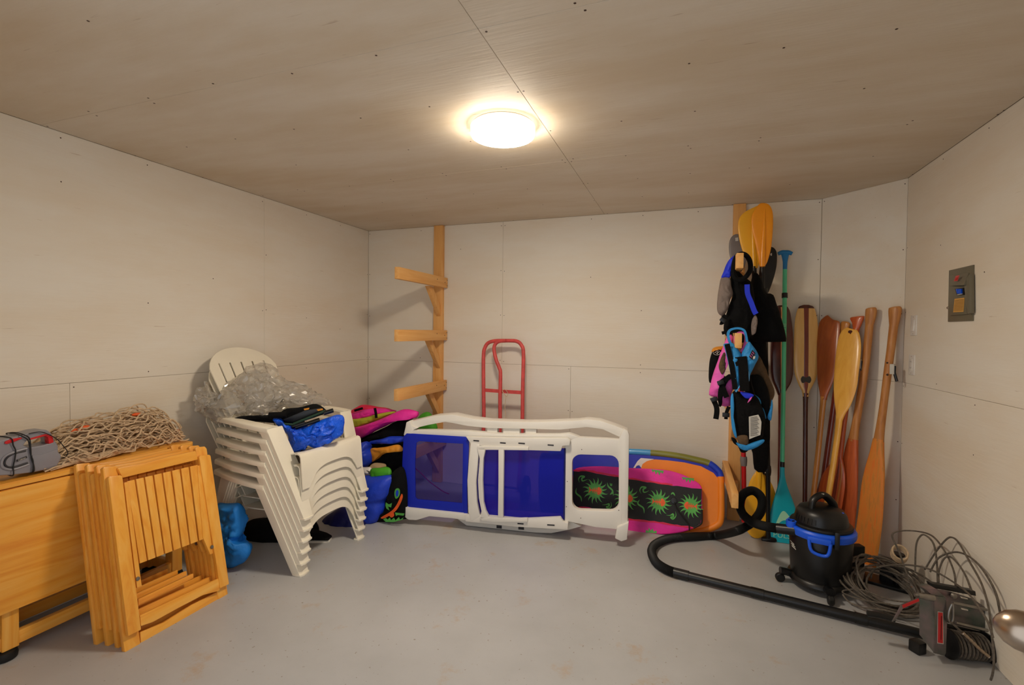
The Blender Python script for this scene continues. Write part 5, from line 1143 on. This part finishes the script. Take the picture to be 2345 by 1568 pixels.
build('base', MB().lathe(VC, [(.09, .03), (.15, .034), (.156, .045), (.15, .062), (.138, .07)], 36), 'black_plastic', sv)
for a in (200, 285, 20, 110):
    d = cs*math.cos(math.radians(a))-cdir*math.sin(math.radians(a)); e = VC+d*.195
    f_ = build('caster_arm', MB().tube(cr([VC+d*.13+V((0, 0, .05)), VC+d*.165+V((0, 0, .058)), e+V((0, 0, .062))], 5), .019, 10, flat=1.3), 'black_plastic', sv)
    sdv = V((-d.y, d.x, 0)); build('caster', MB().lathe(e+V((0, 0, .024))-sdv*.014, [(.006, 0), (.02, .001), (.024, .006), (.024, .022), (.02, .027), (.006, .028)], 18, sdv), 'black_rubber', f_)
# hose and wand
hs = [(1822, 1214, PY(-.93)), (1795, 1211, PY(-.91)), (1765, 1207, PY(-.87)), (1730, 1198, PY(-.80)), (1704, 1180, PY(-.76)), (1694, 1155, PY(-.74)), (1702, 1132, PY(-.73)), (1722, 1123, PY(-.72)), (1740, 1134, PY(-.71)), (1746, 1154, PY(-.70)), (1738, 1178, PY(-.69)), (1715, 1201, PY(-.68)), (1685, 1216, PY(-.66)), (1640, 1226, PZ(.03)), (1585, 1228, PZ(.028)), (1535, 1232, PZ(.028)), (1503, 1244, PZ(.028)), (1492, 1262, PZ(.028)), (1502, 1286, PZ(.028)), (1528, 1304, PZ(.028)), (1556, 1313, PZ(.028))]
hpts = [on(u, v, p) for u, v, p in hs]; path = cr(hpts, 20)
fine = []; 
for i in range(len(path)-1): fine += [path[i], path[i].lerp(path[i+1], .5)]
build('hose', MB().tube(fine, [.0262 if (i % 2) else .0228 for i in range(len(fine))], 12), 'black_rubber', sv, ang=80)
ed = (hpts[0]-hpts[1]).normalized(); build('hose_cuff', MB().tube([hpts[0]-ed*.09, hpts[0]-ed*.01, hpts[0]+ed*.03], .027, 14), 'black_plastic', sv)
w0 = hpts[-1]; w1_ = on(2115, 1452, PZ(.03)); dw = (w1_-w0).normalized(); Lw = (w1_-w0).length
wn = thing('vacuum_wand', 'black two-piece vacuum wand lying on the floor from hose to winch', 'wand', (w0+w1_)/2-V((0, 0, .028)))
build('wand_tube', MB().tube([w0-dw*.02, w0+dw*.03, w0+dw*Lw*.36], [.022, .0225, .0225], 16), 'black_plastic', wn)
build('wand_tube', MB().tube([w0+dw*Lw*.34, w0+dw*(Lw*.34+.06), w0+dw*(Lw*.34+.061), w0+dw*Lw*.78], [.0245, .0245, .0225, .0225], 16), 'black_plastic', wn)
build('wand_cuff', MB().tube([w0-dw*.03, w0+dw*.05], .0262, 16), 'black_plastic', wn)
build('wand_tip', MB().tube([w0+dw*Lw*.76, w0+dw*(Lw*.76+.05), w0+dw*(Lw*.76+.051), w1_], [.0245, .0245, .0215, .0205], 16), 'black_plastic', wn)

# ================================================================== wire cable and winch
kw = crop(1900, 1180, 445/1798)
cb = thing('cable_coil', 'loose coil of grey steel cable on the floor by the right wall', 'cable', (3.85, -.97, 0))
path = []; NL = 13; CC = V((3.84, -.96, 0))
for i in range(NL*28):
    t = i/28; k = int(t); a = -2*math.pi*t+.4
    n1 = noise.noise_vector(V((t*.55, 3.1, 0))); n2 = noise.noise(V((t*.8, 9.7, 1)))
    rx = .15+.05*n2+.025*math.sin(k*1.7); cx = CC+V((n1.x*.08, n1.y*.1, 0)); tilt = .55+.5*n1.z
    z = .02+.085*(1+math.sin(a+n1.x*1.2))*max(.25, tilt*1.5)+.006*(k % 4)
    p = cx+right*(rx*1.05*math.cos(a))+V((fwd.x, fwd.y, 0)).normalized()*(rx*.75*math.sin(a)); p.z = max(.006, z+.03*n2); p.x = min(p.x, 4.06); path.append(p)
build('coil', MB().tube(path, .0048, 6), 'cable', cb)
def strandc(pts, x=None, r=.0042, ys=None):
    q = [on(*kw([(a, b)])[0], PX(pln) if kx else PY(pln)) for a, b, kx, pln in pts]; build('loose_strand', MB().tube(cr(q, 10), r, 6), 'cable', cb)
X1 = 1
strandc([(720, 560, 0, -.95), (640, 330, 0, -.9), (578, 190, 0, -.86), (640, 145, 0, -.84), (800, 145, 0, -.86), (950, 190, 0, -.95), (1070, 340, 0, -1.08), (1150, 520, 0, -1.18), (1165, 660, 0, -1.25)])
strandc([(790, 520, 0, -.98), (800, 280, 0, -.95), (840, 190, 0, -.94), (890, 185, 0, -.95), (960, 260, 0, -1.0), (990, 420, 0, -1.05), (1000, 620, 0, -1.12)])
strandc([(880, 500, 1, 4.0), (980, 340, 1, 4.03), (1080, 220, 1, 4.05), (1140, 205, 1, 4.06), (1200, 260, 1, 4.06), (1290, 420, 1, 4.05), (1400, 620, 1, 4.03), (1470, 850, 1, 3.99), (1500, 1100, 1, 3.97), (1520, 1300, 1, 3.97), (1510, 1450, 1, 3.97), (1490, 1520, 1, 3.98)])
strandc([(930, 520, 1, 3.98), (1000, 400, 1, 4.0), (1100, 350, 1, 4.03), (1200, 342, 1, 4.05), (1320, 400, 1, 4.06), (1430, 520, 1, 4.06), (1530, 700, 1, 4.06), (1570, 860, 1, 4.06), (1585, 960, 1, 4.06)])
strandc([(1010, 620, 1, 3.97), (1010, 520, 1, 3.98), (1050, 410, 1, 4.0), (1110, 380, 1, 4.02), (1190, 450, 1, 4.03), (1260, 560, 1, 4.02), (1310, 690, 1, 4.0)])
strandc([(380, 580, 0, -.9), (410, 500, 0, -.92), (520, 465, 0, -.95), (680, 455, 0, -1.0), (850, 475, 0, -1.08), (1000, 530, 0, -1.15), (1180, 640, 0, -1.25), (1300, 740, 1, 3.95), (1400, 880, 1, 3.95), (1470, 1000, 1, 3.96), (1510, 1130, 1, 3.96)])
strandc([(560, 820, 0, -1.15), (300, 780, 0, -1.1), (130, 720, 0, -1.05), (150, 690, 0, -1.04), (300, 690, 0, -1.05), (560, 780, 0, -1.14), (780, 800, 0, -1.22), (860, 770, 0, -1.25)])
strandc([(870, 935, 0, -1.33), (700, 920, 0, -1.28), (480, 870, 0, -1.22), (300, 850, 0, -1.17), (180, 800, 0, -1.13), (120, 730, 0, -1.10)])
# small black box with a label in the coil
bx_ = thing('battery_box', 'black plastic box with white label inside the cable coil', 'box', (3.86, -.9, 0))
q_ = on(*kw([(600, 660)])[0], PZ(0)); Rz = Matrix.Rotation(-.35, 3, 'Z')
build('body', MB().box(q_+V((.0, .05, .06)), (.10, .09, .12), Rz), 'black_plastic', bx_, bev=.006)
build('body_label', MB().box(q_+V((.03, -.0, .095)), (.06, .002, .045), Rz), 'label_white', bx_)
build('base_plate', MB().box(q_+V((-.03, .02, .008)), (.2, .12, .016), Rz), 'black_plastic', bx_, bev=.004)
build('orange_corner', MB().box(q_+V((.055, -.02, .02)), (.03, .02, .008), Rz), 'print_orange', bx_, bev=.002)
cs_ = thing('cord_reel', 'tan corded reel lying behind the cable coil', 'reel', (3.93, -.72, 0))
rc = on(*kw([(640, 350)])[0], PY(-.74)); 
for i in range(5): build('wrap', MB().tube([rc+V((.034*math.cos(a), .022*math.sin(a)-.004*i, .03*math.sin(a)+.006*i-.012)) for a in (2*math.pi*j/24 for j in range(24))], .005, 6, True), 'rope', cs_)
build('spool', MB().lathe(V((rc.x, rc.y+.01, 0)), [(.055, 0), (.055, .01), (.02, .014), (.02, rc.z-.02), (.03, rc.z-.015), (.03, rc.z-.005)], 20), 'black_plastic', cs_)
# winch
wc = thing('cable_winch', 'zinc plated hand winch wound with steel cable in the front right corner', 'winch', (3.95, -1.4, 0))
wp = ((3.88, -1.39, 0), (.30, -.95, .05))
def wz(n, c, off, th, m='zinc', bev=.002, **k): return plate(n, kw(c), shift(wp, off), th, m, wc, bev=bev, **k)
fb = wz('front_bracket', [(968, 745), (1060, 755), (1080, 790), (1088, 1000), (1078, 1270), (1065, 1300), (965, 1275), (972, 1000)], .02, .006)
sk = plate('warning_sticker', kw([(1000, 888), (1050, 895), (1054, 1190), (997, 1182)]), shift(wp, .0212), .001, 'label_white', wc, bev=0)
plate('sticker_field', kw([(1005, 895), (1046, 901), (1049, 1183), (1002, 1176)]), shift(wp, .0225), .001, 'red_plastic', sk, bev=0)
a, b = P3(kw([(1036, 930), (1031, 1150)]), shift(wp, .0236)); build('print_line', MB().ribbon([a, (a+b)/2, b], .0018, .0004, (b-a).cross(nrm_of(wp))), 'black_rubber', sk)
sidep = P3(kw([(972, 748), (965, 1270), (880, 1165), (880, 800)]), shift(wp, .018)); sidep[2] = sidep[2]+V((0, .05, 0)); sidep[3] = sidep[3]+V((0, .05, 0))
mbs = MB(); nn_ = (sidep[1]-sidep[0]).cross(sidep[3]-sidep[0]).normalized(); mbs.add(sidep+[p+nn_*.006 for p in sidep], [(0, 1, 2, 3), (7, 6, 5, 4), (0, 4, 5, 1), (1, 5, 6, 2), (2, 6, 7, 3), (3, 7, 4, 0)]); build('side_plate', mbs, 'zinc', wc)
wz('top_plate', [(885, 682), (985, 678), (1078, 760), (1062, 778), (966, 756)], .016, .05)
wz('back_plate', [(985, 682), (1100, 700), (1330, 772), (1458, 862), (1486, 1000), (1488, 1290), (1460, 1300), (1440, 1080), (1150, 1010), (1085, 990), (1080, 770)], -.045, .005, holes=[kw([(1210, 750), (1280, 768), (1290, 782), (1222, 768)])[::1], kw([(1215, 855), (1285, 872), (1290, 886), (1225, 872)])])
wz('black_bar', [(940, 628), (1350, 702), (1356, 746), (960, 672)], -.05, .03, 'black_plastic')
for p0, p1 in (((1135, 805), (1450, 872)), ((1165, 990), (1462, 1062))):
    q = P3(kw([p0, p1]), shift(wp, .0)); build('tie_rod', MB().tube(q, .006, 10), 'steel', wc)
q = P3(kw([(785, 735), (860, 745), (960, 762)]), shift(wp, .015)); build('drive_shaft', MB().tube([q[0], q[0].lerp(q[1], .4), q[0].lerp(q[1], .41), q[1], q[1].lerp(q[2], .1), q[2]], [.006, .006, .011, .011, .014, .014], 14), 'steel', wc)
ca = plate('crank_arm', kw([(664, 828), (826, 765), (836, 795), (676, 866), (610, 972), (580, 985), (640, 880)]), shift(wp, .03), .006, 'zinc', wc, bev=.0015)
plate('warning_sticker', kw([(672, 830), (822, 768), (830, 792), (680, 858)]), shift(wp, .0312), .001, 'red_plastic', ca, bev=0)
q = P3(kw([(348, 905), (470, 925), (600, 958)]), PY(-1.36)); build('crank_grip', MB().tube(q, .013, 14), 'black_plastic', wc)
dc = on(*kw([(1275, 1200)])[0], shift(wp, -.02)); dax = V((.9, .42, 0)).normalized()
d0 = on(*kw([(1085, 1180)])[0], shift(wp, -.02)); d1 = on(*kw([(1490, 1225)])[0], shift(wp, -.02)); d1 = d0+(d1-d0)*.92
R_ = max(.06, min(d0.z, d1.z)-.004); dax = (d1-d0).normalized(); Ld = (d1-d0).length
R_ = min(R_, .085)
build('drum', MB().lathe(d0, [(R_*.9, 0), (R_, .002), (R_, .008), (R_*.7, .01), (R_*.7, Ld-.01), (R_, Ld-.008), (R_, Ld-.002), (R_*.9, Ld)], 28, dax), 'black_plastic', wc)
fx, fy, fz = frame(dax); wpth = []
for i in range(9*24):
    a = 2*math.pi*i/24; s_ = .015+(Ld-.03)*i/(9*24); wpth.append(d0+dax*s_+(fx*math.cos(a)+fy*math.sin(a))*(R_*.82+.004*noise.noise(V((i*.13, 0, 0)))))
build('wound_cable', MB().tube(wpth, .0055, 7), 'cable', wc)
q = P3(kw([(1130, 820), (1105, 880), (1098, 950), (1118, 990), (1138, 960), (1142, 880), (1138, 815)]), shift(wp, .03)); build('shackle', MB().tube(cr(q, 6), .0042, 8), 'steel', wc)
q = P3(kw([(1120, 985), (1170, 1030), (1225, 1082)]), shift(wp, .035)); build('hook_loop', MB().tube(q, .0045, 8), 'cable', wc)
q = cr(P3(kw([(1225, 1082), (1300, 1150), (1380, 1230), (1470, 1305)]), shift(wp, .04)), 12); build('ferrule', MB().tube(q, [.0075 if (i % 5) else .0055 for i in range(len(q))], 10), 'nickel', wc)
q = P3(kw([(1145, 740), (1145, 742)]), shift(wp, -.038)); build('bolt', MB().lathe(q[0], [(.012, 0), (.01, .008), (.004, .01)], 10, nrm_of(wp)), 'steel', wc)
ft = on(*kw([(830, 1290)])[0], PZ(0)); build('foot_block', MB().box(ft+V((.0, .02, .025)), (.045, .045, .05), Matrix.Rotation(.6, 3, 'Z')), 'black_plastic', wc, bev=.006)
wz('hollow_shade', [(1085, 1000), (1150, 1015), (1440, 1085), (1460, 1290), (1250, 1330), (1085, 1280)], -.05, .01, 'black_plastic')  # black sheet added to paint the shade of the winch's open hollow
# small block leaning behind the vacuum
o = build('wood_block', MB().box((3.80, -.60, .075), (.09, .045, .15), Matrix.Rotation(.4, 3, 'Z')), 'black_rubber', None, bev=.004); tag(o, 'small black block on the floor behind the shop vacuum', 'block')
